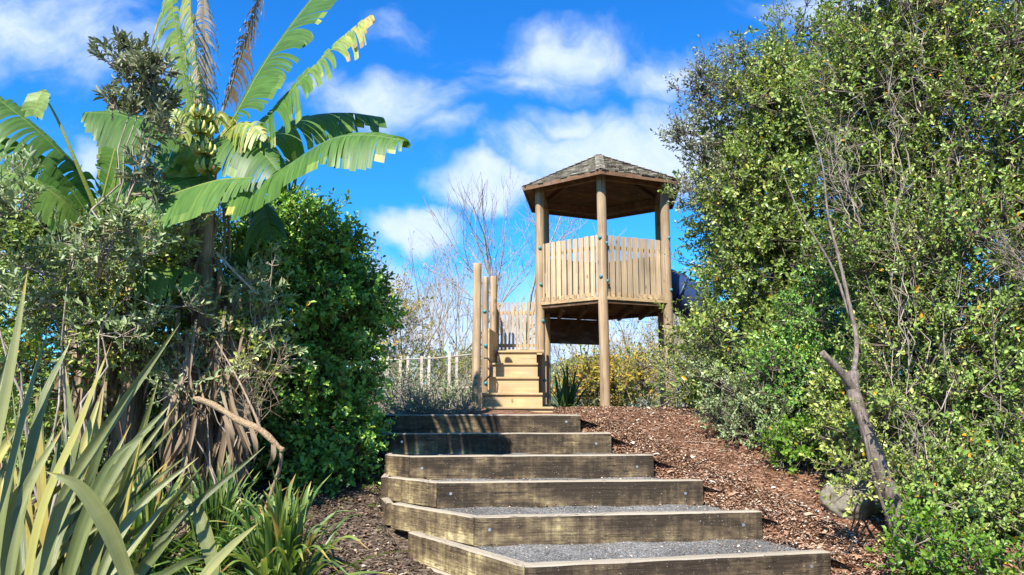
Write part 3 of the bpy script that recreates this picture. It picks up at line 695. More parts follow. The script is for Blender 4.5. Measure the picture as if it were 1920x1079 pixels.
# ------------------------------------------------------------------ rope bridge to the left of the tower
br = empty('clatter_bridge', (-1.8, 15, .6), 'low timber play bridge with upright rails seen left of the tower steps', 'play bridge')
dB = 15.0
b = MB(); a, c = P(688, 733, dB), P(890, 724, dB)
nb_ = 22
for i in range(nb_):
    q = a+(c-a)*(i+.5)/nb_; b.box((q[0], q[1]+.4, q[2]-.02+.0*i), (abs(c[0]-a[0])/nb_*.9, .8, .035), None, random.random(), .002)
b.build('deck', m_greywood, br)
for (d, off) in ((15.0, 0), (15.8, 14)):
    b = MB(); b.tube([P(690, 676, d), P(740, 675, d), P(820, 672, d), P(892, 664, d)], .018, 6); b.build('top_rail', m_greywood, br)
    for px in (712, 750, 790, 842):
        q0 = P(px+off, 724, d); q1 = P(px+off, 668 if px != 842 else 660, d)
        b = MB(); b.box(((q0[0]), d, (a[2]+q1[2])/2), (.055, .05, q1[2]-a[2]), None, random.random()); b.build('baluster', m_greywood, br)
b = MB()
for px in (700, 800, 885):
    q = P(px, 740, 15.4); b = MB(); b.box((q[0], 15.4, (q[2]-.3)/2+.2), (.10, .10, q[2]+.1), None, .3); b.build('support_post', m_greywood, br)

# ================================================================== vegetation
def spline(pts, n):
    """Catmull-Rom through the points"""
    p = np.array(pts, float); p = np.vstack([2*p[0]-p[1], p, 2*p[-1]-p[-2]]); m = len(pts)-1; out = []
    for t in np.linspace(0, m-1e-6, n):
        i = int(t); f = t-i; a, b_, c_, d_ = p[i:i+4]
        out.append(.5*((2*b_)+(-a+c_)*f+(2*a-5*b_+4*c_-d_)*f*f+(-a+3*b_-3*c_+d_)*f**3))
    return np.array(out)
def PX(lst, d=None):
    return [P(*q) if len(q) == 3 else P(q[0], q[1], d) for q in lst]

class Blades:
    """collects quads with tint and uv"""
    def __init__(s): s.V = []; s.F = []; s.T = []; s.U = []; s.o = 0
    def grid(s, G, UV, tint):
        a, b_ = G.shape[:2]; i = np.arange(a*b_).reshape(a, b_)+s.o
        f = np.stack([i[:-1, :-1], i[:-1, 1:], i[1:, 1:], i[1:, :-1]], -1).reshape(-1, 4)
        s.V.append(G.reshape(-1, 3)); s.U.append(UV.reshape(-1, 2)); s.F.append(f); s.T.append(np.clip(np.broadcast_to(tint, (a-1, b_-1)).ravel(), 0, 1)); s.o += a*b_
    def build(s, name, mat, parent=None, smooth=True):
        return np_mesh(name, np.concatenate(s.V), np.concatenate(s.F), mat, parent, tint=np.concatenate(s.T), uv=np.concatenate(s.U), smooth=smooth)

def strap(B, pts, w, tint, fold=.35, face=(0, -1, .3), n=16, twist=0.0, tipbrown=True, wmax=.35):
    """long V-folded strap leaf along pts"""
    p = spline(pts, n); t = nrm(np.gradient(p, axis=0)); s = np.linspace(0, 1, n)
    face = np.array(face, float); b = nrm(np.cross(t, face)); m = np.cross(b, t)
    if twist:
        a = twist*s; b, m = b*np.cos(a)[:, None]+m*np.sin(a)[:, None], m*np.cos(a)[:, None]-b*np.sin(a)[:, None]
    prof = np.where(s < wmax, .65+.35*s/wmax, np.clip(1-((s-wmax)/(1-wmax))**2.2, 0, 1))*w/2; prof[-1] = .0005
    G = np.zeros((n, 5, 3)); UV = np.zeros((n, 5, 2))
    for j, c in enumerate((-1, -.5, 0, .5, 1)):
        G[:, j] = p+b*(prof*c)[:, None]+m*(prof*abs(c)*fold)[:, None]; UV[:, j, 0] = s*3+hash(round(float(p[0, 0]), 4)) % 7; UV[:, j, 1] = (c+1)/2
    tt = np.full((n-1, 4), tint); tt += rng.normal(size=(n-1, 1))*.015
    if tipbrown: tt[-2:] += .3
    B.grid(G, UV, tt)

def banana_leaf(parent, pts, width, face, grav=.35, tear=.07, tint=.35, yellow=0.0, gap=.25, petiole=.0, sides=(1, -1), wl=(1, 1), mat=None, rib=.014, sweep=.25, keel=.15, ragged=.08, name='leaf'):
    n = 90; p = spline(pts, n); L = np.linalg.norm(np.diff(p, axis=0), axis=1).sum(); s = np.linspace(0, 1, n)
    t = nrm(np.gradient(p, axis=0)); face = np.array(face, float); bb = nrm(np.cross(t, face)); mm = np.cross(bb, t)
    at = lambda A, u: np.array([np.interp(u, s, A[:, k]) for k in range(3)])
    B = Blades()
    for si, sg in enumerate(sides):
        u = petiole
        while u < .995:
            du = tear/L*random.uniform(.35, 1.9); u1 = min(1, u+du)
            um = (u+u1)/2; x = (um-petiole)/(1-petiole)
            w = width*.66*wl[si]*min(1, (x*5.5+.12))**.5*min(1, ((1-x)*4.0+.10))**.6*(1+random.uniform(-ragged, ragged))
            torn = random.random() < gap*.8+.03
            if u == petiole or torn: g = grav*.8*(1+random.uniform(-.3, .45)); jit = random.uniform(-.08, .08)*(.5+gap*2.5); cutw = random.choice([1, 1, 1, random.uniform(.45, .9)]) if gap > .3 else 1
            g += random.uniform(-.02, .02); w *= cutw
            m_ = 7; k_ = 3; G = np.zeros((k_, m_, 3)); UV = np.zeros((k_, m_, 2)); sh = (random.uniform(.1, .5)*min(1, gap+.2) if torn else 0)
            for a in range(k_):
                ua = u+(u1-u)*a/(k_-1); pa, ta, ba, na = at(p, ua), at(t, ua), at(bb, ua), at(mm, ua)
                out_ = nrm(ba*sg+ta*(sweep+jit)+na*keel)
                for c in range(m_):
                    f = c/(m_-1); ce = (at(p, um)-pa)*sh*f*f
                    edge = (1-.07*abs(a-1)*(f > .9)*torn)
                    q = pa+out_*w*f*edge*(1-.25*g*f)+np.array([0, 0, -1])*g*w*f*f+ce+na*.010*math.sin(a*math.pi)*f
                    G[a, c] = q; UV[a, c] = (ua*L/1.6, f*.8)
            tn = tint+random.uniform(-.07, .07)+yellow*x**2
            T = np.full((k_-1, m_-1), tn)
            if random.random() < .3+yellow*.5: T[:, -1] += random.uniform(.1, .45)
            B.grid(G, UV, T)
            u = u1+(random.uniform(.002, .012) if random.random() < gap*.22 else 0)
    # midrib
    k = 6; G = np.zeros((n, k+1, 3))
    r = rib*(1.15-s*.85)
    for j in range(k+1):
        a = 2*math.pi*j/k; G[:, j] = p+bb*(np.cos(a)*r)[:, None]+mm*((np.sin(a)*.8-.5)*r)[:, None]
    UV = np.zeros((n, k+1, 2)); UV[..., 0] = s[:, None]*2; UV[..., 1] = .5
    B.grid(G, UV, min(.66, tint+.28)+yellow*.1)
    return B.build(name, mat or m_banana, parent)

def gz(x, y): return float(H(x, y))
def gbase(px, d, dz=-.03):
    x = P(px, 850, d)[0]; return np.array([x, d, gz(x, d)+dz])

# ---- right hand side: the dense tree next to the tower
bA = gbase(1500, 10.6)
bush('evergreen_tree', 'dense mid-green evergreen tree crowding against the right side of the play tower', 'tree',
     [(1510, 160, 120, 130, 10.7, 1.1, 1.3), (1425, 240, 95, 105, 10.5, .9, 1), (1400, 380, 95, 110, 10.4, .9, 1.1), (1412, 520, 95, 110, 10.3, .9, 1.1),
      (1405, 650, 105, 95, 10.2, .8, 1), (1530, 420, 140, 260, 10.6, 1.2, 1.7), (1455, 730, 110, 55, 9.8, .6, .5), (1560, 650, 120, 120, 10, .8, .8)],
     bA, 760, 14, m_leafA, m_bark, leaf=(.074, .040), nl=8, slen=.20, sig=.20, trunk_r=.09, limbs=14, tmean=.50, lump=.30)
bush('evergreen_tree', 'sparse grey-green outer branches reaching left towards the tower roof', 'tree',
     [(1310, 175, 45, 22, 10.2, .2, .45), (1355, 140, 60, 40, 10.3, .3, .8), (1290, 260, 35, 25, 10.2, .2, .5), (1330, 240, 50, 50, 10.2, .3, .6), (1335, 340, 50, 60, 10.2, .3, .8), (1300, 380, 30, 40, 10.1, .3, .35), (1480, 50, 60, 70, 10.6, .4, 1.0), (1400, 110, 50, 40, 10.5, .4, .6)],
     P(1440, 420, 10.5), 75, 9, m_leafO, m_bark, leaf=(.058, .026), nl=8, slen=.20, sig=.12, trunk_r=.03, limbs=9, tmean=.45, lump=.1)

# ---- right hand side: tall hedge tree in the foreground
bB = gbase(1700, 6.35)
hedge = bush('hedge_tree', 'tall twiggy hedge tree with small leaves filling the right edge, leaning grey trunk in front', 'tree',
     [(1780, 60, 210, 150, 7.1, .7, 1.4), (1640, 200, 110, 160, 7.3, .5, .9), (1860, 250, 170, 190, 6.9, .7, 1.2), (1670, 430, 110, 170, 7.3, .5, .9), (1820, 520, 200, 200, 6.9, .7, 1.4),
      (1740, 720, 120, 160, 6.9, .5, .9), (1870, 800, 130, 170, 6.7, .5, 1.0), (1800, 950, 110, 90, 6.6, .35, .6), (2000, 500, 120, 500, 6.9, .8, 1.2), (1960, 950, 120, 110, 6.4, .4, .7), (1820, 960, 95, 70, 6.2, .25, .45), (1700, -120, 200, 90, 7.2, .7, .7)],
     np.array([bB[0]+.35, 7.0, gz(bB[0]+.35, 7.0)]), 1850, 12, m_leafB, m_hedgetwig, limbmat=m_bark, leaf=(.050, .028), nl=8, slen=.15, sig=.17, trunk_r=.035, limbs=16, tmean=.48, lump=.25, up=.9)
mb = MB()
tk = PX([(1712, 1062, 6.2), (1690, 980, 6.2), (1652, 880, 6.2), (1622, 800, 6.2), (1600, 735, 6.25), (1600, 700, 6.3)])
mb.tube(spline(tk, 22), np.linspace(.066, .046, 22)*(1+.10*rng.normal(size=22)), 12)
mb.tube(spline(PX([(1604, 735, 6.25), (1578, 700, 6.2), (1541, 661, 6.15)]), 8), np.linspace(.040, .026, 8), 9)
mb.tube(spline(PX([(1598, 720, 6.25), (1606, 640, 6.4), (1590, 560, 6.5), (1572, 480, 6.6), (1552, 400, 6.7), (1540, 300, 6.8), (1500, 180, 6.9)]), 26), np.linspace(.024, .004, 26), 8)
mb.tube(spline(PX([(1596, 600, 6.5), (1560, 500, 6.6), (1500, 400, 6.7), (1470, 330, 6.8)]), 14), np.linspace(.014, .004, 14), 6)
mb.tube(spline(PX([(1690, 1040, 6.1), (1660, 960, 6.05), (1632, 870, 6.0), (1612, 770, 6.0)]), 14), np.linspace(.018, .010, 14), 7)
mb.build('leaning_trunk', m_bark, hedge, smooth=True)
def sprays(name, parent, specs, mat, r=.006):
    """upright thin stems with side twigs: (px0,py0,px1,py1,d,n,spreadpx)"""
    A, Bp, r0, r1 = [], [], [], []
    for (x0, y0, x1, y1, d, n, sp) in specs:
        for i in range(n):
            dd = d+rng.normal()*.12
            q = bez(P(x0+rng.normal()*sp*.4, y0+rng.normal()*8, dd), P(x1+rng.normal()*sp, y1+rng.normal()*sp*.6, dd+rng.normal()*.15), (rng.normal()*.05, 0, rng.normal()*.05), 10, .06)
            rr = np.linspace(r*rng.uniform(.7, 1.4), r*.25, 10)
            A += list(q[:-1]); Bp += list(q[1:]); r0 += list(rr[:-1]); r1 += list(rr[1:])
            for k in range(2, 9):
                for _ in range(2):
                    tdir = nrm(nrm(q[k+1]-q[k])*.9+rng.normal(size=3)*.55); l = rng.uniform(.06, .22); e = q[k]+tdir*l
                    A.append(q[k]); Bp.append(e); r0.append(rr[k]*.5); r1.append(.0012)
                    e2 = e+nrm(tdir+rng.normal(size=3)*.5)*l*.6; A.append(q[k]+tdir*l*.5); Bp.append(e2); r0.append(.002); r1.append(.001)
    V, F = sticks(np.array(A), np.array(Bp), np.array(r0), np.array(r1))
    return np_mesh(name, V, F, mat, parent, tint=np.full(len(F), .5))
sprays('bare_stems', hedge, [(1700, 700, 1650, 330, 6.5, 4, 40), (1760, 980, 1740, 520, 6.35, 6, 60), (1830, 1000, 1860, 560, 6.3, 5, 60), (1600, 420, 1540, 250, 6.6, 6, 25), (1700, 330, 1600, 60, 6.6, 4, 50),
        (1730, 200, 1715, -30, 6.6, 3, 20), (2000, 560, 1870, 480, 6.3, 14, 60), (1720, 1000, 1700, 800, 6.25, 5, 30), (1940, 880, 1760, 960, 6.1, 4, 30), (1860, 420, 1800, 150, 6.5, 4, 60)], m_barkp)
# low shrubs under the trees
bush('low_shrub', 'low grey-green shrub spilling onto the mulch right of the tower', 'shrub', [(1430, 800, 85, 38, 8.7, .35, 1), (1380, 770, 50, 30, 9.0, .3, .6), (1360, 720, 50, 40, 9.6, .3, .6)],
     gbase(1430, 8.7), 70, 13, m_leafG, m_bark, leaf=(.048, .026), nl=8, slen=.12, sig=.10, trunk_r=.012, limbs=6, tmean=.55, up=.8, zmin=H)
bush('low_shrub', 'small bright yellow-green shrub beside the boulder, lowest of the plants on the mulch', 'shrub', [(1510, 845, 55, 32, 7.9, .22, 1)],
     gbase(1510, 7.9), 32, 12, m_leafL, m_bark, leaf=(.055, .034), nl=7, slen=.12, sig=.08, trunk_r=.01, limbs=5, tmean=.35, up=.8, zmin=H)
bush('low_shrub', 'leafy bright green shrub growing against the leaning grey trunk', 'shrub', [(1594, 905, 20, 40, 6.0, .10, .3), (1660, 770, 20, 30, 5.95, .06, .15), (1585, 800, 35, 60, 7.0, .25, 1), (1570, 750, 30, 40, 7.2, .2, .6), (1640, 900, 40, 60, 6.6, .2, .5)],
     gbase(1590, 7.0), 64, 9, m_leafA, m_bark, leaf=(.05, .028), nl=8, slen=.13, sig=.09, trunk_r=.012, limbs=6, tmean=.72, zmin=H)
bush('low_shrub', 'yellow-green leafy shrub in the bottom right corner under the hedge tree', 'shrub', [(1740, 1045, 55, 38, 5.5, .22, 1), (1850, 1068, 80, 30, 5.4, .25, .8), (1700, 1005, 30, 30, 5.8, .2, .3)],
     gbase(1790, 5.6), 46, 8, m_leafL, m_bark, leaf=(.050, .030), nl=8, slen=.11, sig=.09, trunk_r=.01, limbs=8, tmean=.38, up=.8, zmin=H)
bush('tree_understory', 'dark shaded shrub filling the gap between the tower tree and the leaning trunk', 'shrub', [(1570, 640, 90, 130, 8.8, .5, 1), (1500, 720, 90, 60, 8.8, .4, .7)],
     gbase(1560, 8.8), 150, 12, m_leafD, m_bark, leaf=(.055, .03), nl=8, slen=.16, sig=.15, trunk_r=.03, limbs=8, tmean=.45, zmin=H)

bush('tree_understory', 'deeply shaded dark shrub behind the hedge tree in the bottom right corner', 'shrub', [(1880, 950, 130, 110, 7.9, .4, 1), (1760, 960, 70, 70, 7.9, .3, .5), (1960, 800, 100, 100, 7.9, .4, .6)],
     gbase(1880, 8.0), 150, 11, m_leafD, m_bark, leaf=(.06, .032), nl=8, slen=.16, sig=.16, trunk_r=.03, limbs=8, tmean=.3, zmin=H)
# ---- boulder
def boulder(px, py, d, rx, ry, rz, label):
    c = P(px, py, d); bm = bmesh.new(); bmesh.ops.create_icosphere(bm, subdivisions=5, radius=1)
    for v in bm.verts:
        n_ = v.co.normalized(); q = 1+.22*mnoise.noise(n_*1.3+Vector((3, 1, 7)))+.08*mnoise.noise(n_*4)+.025*mnoise.noise(n_*12)
        cell = mnoise.voronoi(n_*1.6)[0][0]; q *= .93+.12*cell
        v.co = Vector((n_.x*rx*q, n_.y*ry*q, n_.z*rz*q))
    me = bpy.data.meshes.new('boulder'); bm.to_mesh(me); bm.free()
    for p_ in me.polygons: p_.use_smooth = True
    o = link('boulder', me, m_rock); o.location = (c[0], c[1], gz(c[0], c[1])+rz*.35); tag(o, label, 'rock')
boulder(1600, 930, 6.95, .29, .26, .20, 'rounded grey-brown boulder half hidden behind the leaning trunk')

# ---- left: big dark green shrub
bush('broadleaf_shrub', 'large rounded dark green shrub standing left of the stairs, taller than the steps', 'shrub',
     [(580, 485, 85, 85, 9.0, .7, 1), (545, 600, 125, 130, 8.9, .8, 1.4), (640, 590, 70, 90, 9.0, .6, 1), (622, 700, 82, 100, 8.8, .6, 1), (540, 760, 110, 110, 8.7, .6, 1), (635, 840, 55, 75, 8.6, .4, .7), (580, 880, 90, 60, 8.4, .4, .5), (505, 480, 70, 80, 9.0, .5, .7), (640, 470, 26, 22, 8.9, .15, .12), (700, 560, 20, 24, 8.8, .15, .10), (560, 400, 30, 24, 8.9, .15, .12)],
     gbase(600, 8.9), 520, 11, m_leafD, m_barkd, leaf=(.080, .044), nl=8, slen=.17, sig=.14, trunk_r=.05, limbs=14, tmean=.56, lump=.36, zmin=H)
# ---- left background thicket
bush('thicket_shrub', 'mixed green thicket behind the banana plants at the far left', 'shrub',
     [(60, 480, 130, 110, 9.0, .6, 1), (230, 520, 150, 120, 9.0, .6, 1.2), (100, 700, 170, 130, 8.8, .6, 1.2), (330, 650, 140, 150, 8.8, .6, 1.2), (420, 520, 90, 110, 8.9, .5, .8), (30, 400, 90, 50, 9.2, .5, .5), (230, 850, 200, 90, 8.3, .4, .8), (440, 800, 90, 100, 8.3, .4, .8)],
     gbase(230, 9.0), 560, 11, m_leafA, m_barkd, leaf=(.080, .042), nl=8, slen=.18, sig=.18, trunk_r=.05, limbs=16, tmean=.40, lump=.3, zmin=H)
bush('thicket_shrub', 'fresh green leafy growth wrapped round the lower banana trunks', 'shrub',
     [(280, 480, 70, 50, 6.95, .2, 1), (230, 640, 90, 70, 6.9, .2, .8), (120, 600, 90, 70, 6.9, .25, .8), (480, 640, 40, 60, 7.1, .2, .5), (60, 730, 90, 60, 6.8, .2, .5), (250, 540, 60, 40, 6.9, .15, .4)],
     gbase(230, 7.0), 100, 9, m_leafA, m_barkd, leaf=(.066, .034), nl=8, slen=.16, sig=.13, trunk_r=.015, limbs=5, tmean=.6, lump=.2, zmin=H)
# ---- left: grey-leaved upright shrubs in front of the bananas
bush('grey_shrub', 'upright grey-leaved shrub with sparse olive branches rising in front of the banana plant', 'shrub',
     [(228, 150, 38, 85, 6.3, .14, .9), (275, 190, 50, 85, 6.3, .16, 1), (285, 300, 36, 90, 6.3, .16, .8), (212, 90, 16, 40, 6.3, .08, .25), (290, 130, 30, 50, 6.3, .1, .4), (315, 230, 16, 60, 6.3, .08, .25)],
     P(185, 520, 6.3), 42, 7, m_leafO, m_barkp, leaf=(.085, .030), nl=10, slen=.13, sig=.05, trunk_r=.013, limbs=5, tmean=.42, lump=.1, shape='slim', up=1.0, curl=.7)
bush('grey_shrub', 'spreading grey-leaved shrub at the left edge beneath the banana leaves', 'shrub',
     [(40, 430, 85, 80, 6.2, .3, 1), (150, 450, 90, 60, 6.3, .3, 1), (60, 340, 80, 40, 6.4, .2, .5), (280, 450, 60, 60, 6.4, .3, .7), (40, 560, 70, 70, 6.3, .3, .6), (190, 600, 80, 80, 6.5, .3, .5), (300, 580, 60, 60, 6.5, .3, .4)],
     gbase(120, 6.4), 50, 8, m_leafG, m_barkp, leaf=(.080, .030), nl=10, slen=.14, sig=.11, trunk_r=.018, limbs=6, tmean=.48, lump=.2, shape='slim', up=.7, curl=.8)
bush('grey_shrub', 'thin silvery shrub with bare lower twigs between the banana trunk and the big dark shrub', 'shrub',
     [(490, 540, 35, 60, 7.0, .15, 1), (455, 620, 60, 60, 7.0, .2, 1), (400, 690, 70, 60, 6.9, .2, .8), (330, 720, 60, 60, 6.8, .2, .6), (510, 660, 30, 40, 7.0, .15, .3)],
     gbase(440, 6.9), 30, 7, m_leafG, m_barkp, leaf=(.075, .028), nl=9, slen=.14, sig=.09, trunk_r=.012, limbs=4, tmean=.5, lump=.1, shape='slim', curl=.8)

# ---- banana plant
def pseudostem(parent, pts, r0, r1, dry=40, drylen=(.4, .9), zone=(.25, 1)):
    q = spline(pts, 24); mb = MB(); mb.tube(q, np.linspace(r0, r1, 24)*(1+.05*rng.normal(size=24)), 14); mb.build('trunk', m_stemdry, parent, smooth=True)
    B = Blades()
    for i in range(dry):
        s = rng.uniform(*zone); k = min(23, int(s*23)); a = rng.uniform(0, 6.28); rr = r0+(r1-r0)*s
        o = q[k]+np.array([math.cos(a), math.sin(a), 0])*rr; l = rng.uniform(*drylen)
        out_ = np.array([math.cos(a), math.sin(a), 0])*rng.uniform(.04, .28)*l
        strap(B, [o, o+out_*.8+np.array([0, 0, -.15*l]), o+out_*1.1+np.array([0, 0, -.6*l])+rng.normal(size=3)*.03, o+out_+np.array([0, 0, -l])+rng.normal(size=3)*.05],
              rng.uniform(.03, .10), rng.uniform(.1, .9), fold=rng.uniform(.2, .9), face=(math.cos(a), math.sin(a), .3), n=10, twist=rng.uniform(-2, 2), tipbrown=False)
    B.build('dead_leaves', m_dry, parent)
bn = empty('banana_plant', gbase(375, 7.3), 'tall banana plant with torn paddle leaves and a hanging bunch of small green bananas', 'banana plant')
pseudostem(bn, [gbase(372, 7.3, -.1), P(378, 800, 7.3), P(385, 600, 7.3), P(388, 420, 7.3), P(395, 300, 7.3)], .11, .065, 70, (.3, .8), (.25, .9))
B = Blades()
for i in range(150):     # skirt of collapsed dead leaves round the foot of the clump
    x0 = rng.uniform(320, 470); y0 = rng.uniform(560, 830); d_ = rng.uniform(6.75, 7.5); l = rng.uniform(.3, .9); o_ = P(x0, y0, d_); a = rng.normal()*.22
    strap(B, [o_, o_+np.array([a*l*.3, -.05, -l*.4]), o_+np.array([a*l*.8, -.08, -l*.8]), o_+np.array([a*l, -.05, -l])], rng.uniform(.02, .055), rng.uniform(.05, .85), fold=rng.uniform(.4, 1.0), n=9, twist=rng.uniform(-2.5, 2.5), tipbrown=False)
B.build('dead_skirt', m_dry, bn)
Bl = lambda pts, *a, **k: banana_leaf(bn, PX(pts), *a, **k)
Bl([(415, 260, 7.3), (450, 200, 7.3), (495, 120, 7.4), (560, 30, 7.5), (640, -70, 7.6)], .92, (-.75, -.9, .55), grav=.35, tint=.28, petiole=.14, wl=(1.0, .22), gap=.35, keel=.0)
Bl([(430, 290, 7.2), (500, 220, 7.1), (560, 155, 7.0), (630, 85, 6.9), (698, 28, 6.8)], .72, (-.6, -.9, .6), grav=.45, tint=.28, yellow=.56, petiole=.10, wl=(1.0, .3), gap=.7, ragged=.3, tear=.05)
Bl([(430, 310, 7.4), (500, 262, 7.7), (570, 222, 7.9), (640, 212, 8.1), (716, 220, 8.3)], .80, (.1, -.35, 1), grav=.75, tint=.24, petiole=.06, gap=.35)
Bl([(420, 345, 7.2), (480, 345, 7.0), (540, 310, 6.8), (620, 262, 6.6), (690, 254, 6.5), (758, 264, 6.4)], .56, (-.25, -.65, 1), grav=.80, tint=.30, yellow=.05, petiole=.05, gap=.30)
Bl([(400, 330, 7.2), (330, 345, 6.9), (290, 372, 6.7), (268, 400, 6.6)], .40, (0, -.8, .7), grav=.5, tint=.36, petiole=.0, gap=.2)
# broad leaf folding to the left with its tip towards the right
Bl([(300, 372, 6.5), (350, 355, 6.4), (410, 338, 6.3), (474, 333, 6.2)], .50, (.1, -.9, .7), grav=.65, tint=.36, wl=(1.0, .15), gap=.05, sweep=-.1)
Bl([(400, 300, 7.3), (350, 262, 7.2), (280, 232, 7.1), (215, 214, 7.0), (160, 212, 6.9)], .62, (.2, -.7, .8), grav=.85, tint=.26, petiole=.05, gap=.25, wl=(1, .9))
Bl([(400, 262, 7.2), (440, 262, 7.0), (490, 285, 6.9), (520, 320, 6.85)], .50, (-.1, -.7, .8), grav=.7, tint=.22, gap=.15)
Bl([(400, 270, 7.4), (380, 180, 7.6), (364, 90, 7.7), (352, -40, 7.9)], .62, (-.9, -.7, .1), grav=1.0, tint=.50, yellow=.25, petiole=.05, gap=.9, ragged=.35, tear=.035)
Bl([(395, 280, 7.2), (360, 200, 7.1), (335, 90, 7.0), (318, -30, 7.0)], .55, (-.6, -.8, .2), grav=1.0, tint=.58, petiole=.12, gap=.95, ragged=.4, tear=.03)
Bl([(395, 270, 7.5), (385, 120, 7.7), (380, -20, 7.9)], .30, (.9, -.6, 0), grav=1.1, tint=.93, petiole=.1, gap=.9, ragged=.4, tear=.03, mat=m_dry, name='withered_leaf')
Bl([(405, 250, 7.3), (440, 140, 7.4), (470, 50, 7.5), (492, -30, 7.5)], .20, (.9, -.8, .1), grav=1.5, tint=.35, petiole=.15, gap=.9, ragged=.5, tear=.03, mat=m_dry, name='withered_leaf')
Bl([(400, 340, 7.4), (440, 350, 7.5), (490, 380, 7.6), (510, 450, 7.6)], .55, (0, -.5, 1), grav=.9, tint=.16, gap=.3)
Bl([(395, 360, 7.2), (360, 330, 7.1), (345, 300, 7.0), (335, 290, 6.95)], .35, (0, -1, .5), grav=.3, tint=.55, gap=.2)
for q in ([(410, 250), (425, 230), (440, 260), (446, 330)], [(420, 260), (450, 250), (470, 290), (465, 350)], [(375, 235), (350, 225), (345, 260), (352, 300)]):
    B = Blades()
    for j in range(5): strap(B, [P(x+rng.normal()*10, y+rng.normal()*8, 7.15) for x, y in q], .05, .62+.1*rng.random(), n=14, twist=rng.uniform(-2, 2)); 
    B.build('shredded_leaf', m_banana, bn)
mb = MB(); st = spline(PX([(398, 240, 7.2), (385, 205, 7.0), (378, 240, 6.85), (384, 300, 6.85), (400, 345, 6.9)]), 14); mb.tube(st, np.linspace(.035, .018, 14), 9, t=.3)
fs = mb.build('fruit_stalk', m_banana, bn, smooth=True)
for h_ in range(4):
    mb = MB(); c = st[5+h_*2]
    for j in range(9):
        a = 2*math.pi*j/9+h_*.4; o = np.array([math.cos(a), math.sin(a), 0]); 
        mb.tube([c+o*.02, c+o*.08+np.array([0, 0, -.015]), c+o*.11+np.array([0, 0, .035]), c+o*.10+np.array([0, 0, .085])], [.010, .019, .017, .006], 7, t=random.random())
    mb.build('fruit_hand', m_fruit, fs, smooth=True)
Bl([(380, 520, 7.0), (330, 500, 6.9), (285, 500, 6.8), (235, 520, 6.7)], .42, (0, -.8, .8), grav=.8, tint=.40, gap=.4, ragged=.2)
Bl([(405, 300, 7.3), (330, 300, 7.5), (260, 330, 7.6), (205, 385, 7.6)], .60, (0, -.8, .7), grav=.6, tint=.44, gap=.2)
Bl([(400, 290, 7.4), (350, 230, 7.6), (290, 180, 7.7), (255, 150, 7.8)], .34, (.2, -1, .3), grav=.8, tint=.60, gap=.7, ragged=.3, tear=.04)
Bl([(410, 280, 7.2), (440, 240, 7.0), (470, 235, 6.9), (500, 260, 6.85)], .26, (.1, -1, .5), grav=1.0, tint=.66, gap=.8, ragged=.4, tear=.03)
# second banana plant, further left
b2 = empty('banana_plant', gbase(170, 7.9), 'smaller banana plant at the far left with drooping leaves and a snapped leaf stalk', 'banana plant')
pseudostem(b2, [gbase(170, 7.9, -.1), P(165, 700, 7.9), P(160, 560, 7.9), P(175, 420, 7.8)], .10, .06, 60, (.3, .8), (.3, 1))
B2 = lambda pts, *a, **k: banana_leaf(b2, PX(pts), *a, **k)
B2([(175, 400, 7.7), (140, 320, 7.5), (70, 245, 7.3), (-30, 165, 7.2)], .55, (.6, -.7, .6), grav=.9, tint=.22, petiole=.1, gap=.6, ragged=.25)
B2([(170, 410, 7.6), (120, 340, 7.4), (50, 285, 7.2), (-40, 240, 7.1)], .50, (.5, -.7, .7), grav=.8, tint=.26, petiole=.1, gap=.5, ragged=.2)
B2([(165, 420, 7.5), (110, 370, 7.2), (40, 330, 7.0), (-40, 318, 6.9)], .42, (.4, -.7, .7), grav=.8, tint=.46, petiole=.1, gap=.6, ragged=.2)
B2([(190, 400, 7.7), (215, 330, 7.5), (225, 260, 7.4), (230, 190, 7.4)], .46, (-.3, -1, .2), grav=.25, tint=.42, petiole=.1, gap=.15)
B2([(190, 405, 7.6), (230, 350, 7.4), (275, 345, 7.3), (310, 390, 7.2)], .5, (0, -.6, .9), grav=.7, tint=.40, gap=.25)
B2([(180, 395, 7.4), (140, 300, 7.2), (105, 220, 7.1), (76, 170, 7.05)], .14, (0, -1, 0), grav=.4, tint=.62, petiole=.86, gap=.3, rib=.022)
B2([(78, 172, 7.05), (70, 190, 7.0), (62, 218, 7.0)], .20, (0, -1, .1), grav=.2, tint=.55, gap=.1)
B2([(185, 400, 7.5), (205, 320, 7.4), (222, 250, 7.4)], .10, (0, -1, 0), grav=.3, tint=.66, petiole=.95, gap=.3, rib=.016)
B2([(300, 420, 7.4), (240, 440, 7.2), (190, 470, 7.1), (180, 520, 7.1), (178, 570, 7.1)], .30, (0, -1, .4), grav=1.2, tint=.6, petiole=.45, gap=.8, ragged=.4, tear=.03, mat=m_dry, name='withered_leaf')
# extra stems of the clump
for (px, d, top, lab) in ((235, 7.6, 520, 'dead banana stem wrapped in brown leaves, left of the fruiting banana plant'), (440, 7.8, 560, 'dead banana stem wrapped in brown leaves, right of the fruiting banana plant')):
    e = empty('banana_stump', gbase(px, d), lab, 'banana stem')
    pseudostem(e, [gbase(px, d, -.1), P(px+8, 760, d), P(px, top, d)], .10, .055, 50, (.3, .8), (.3, 1))

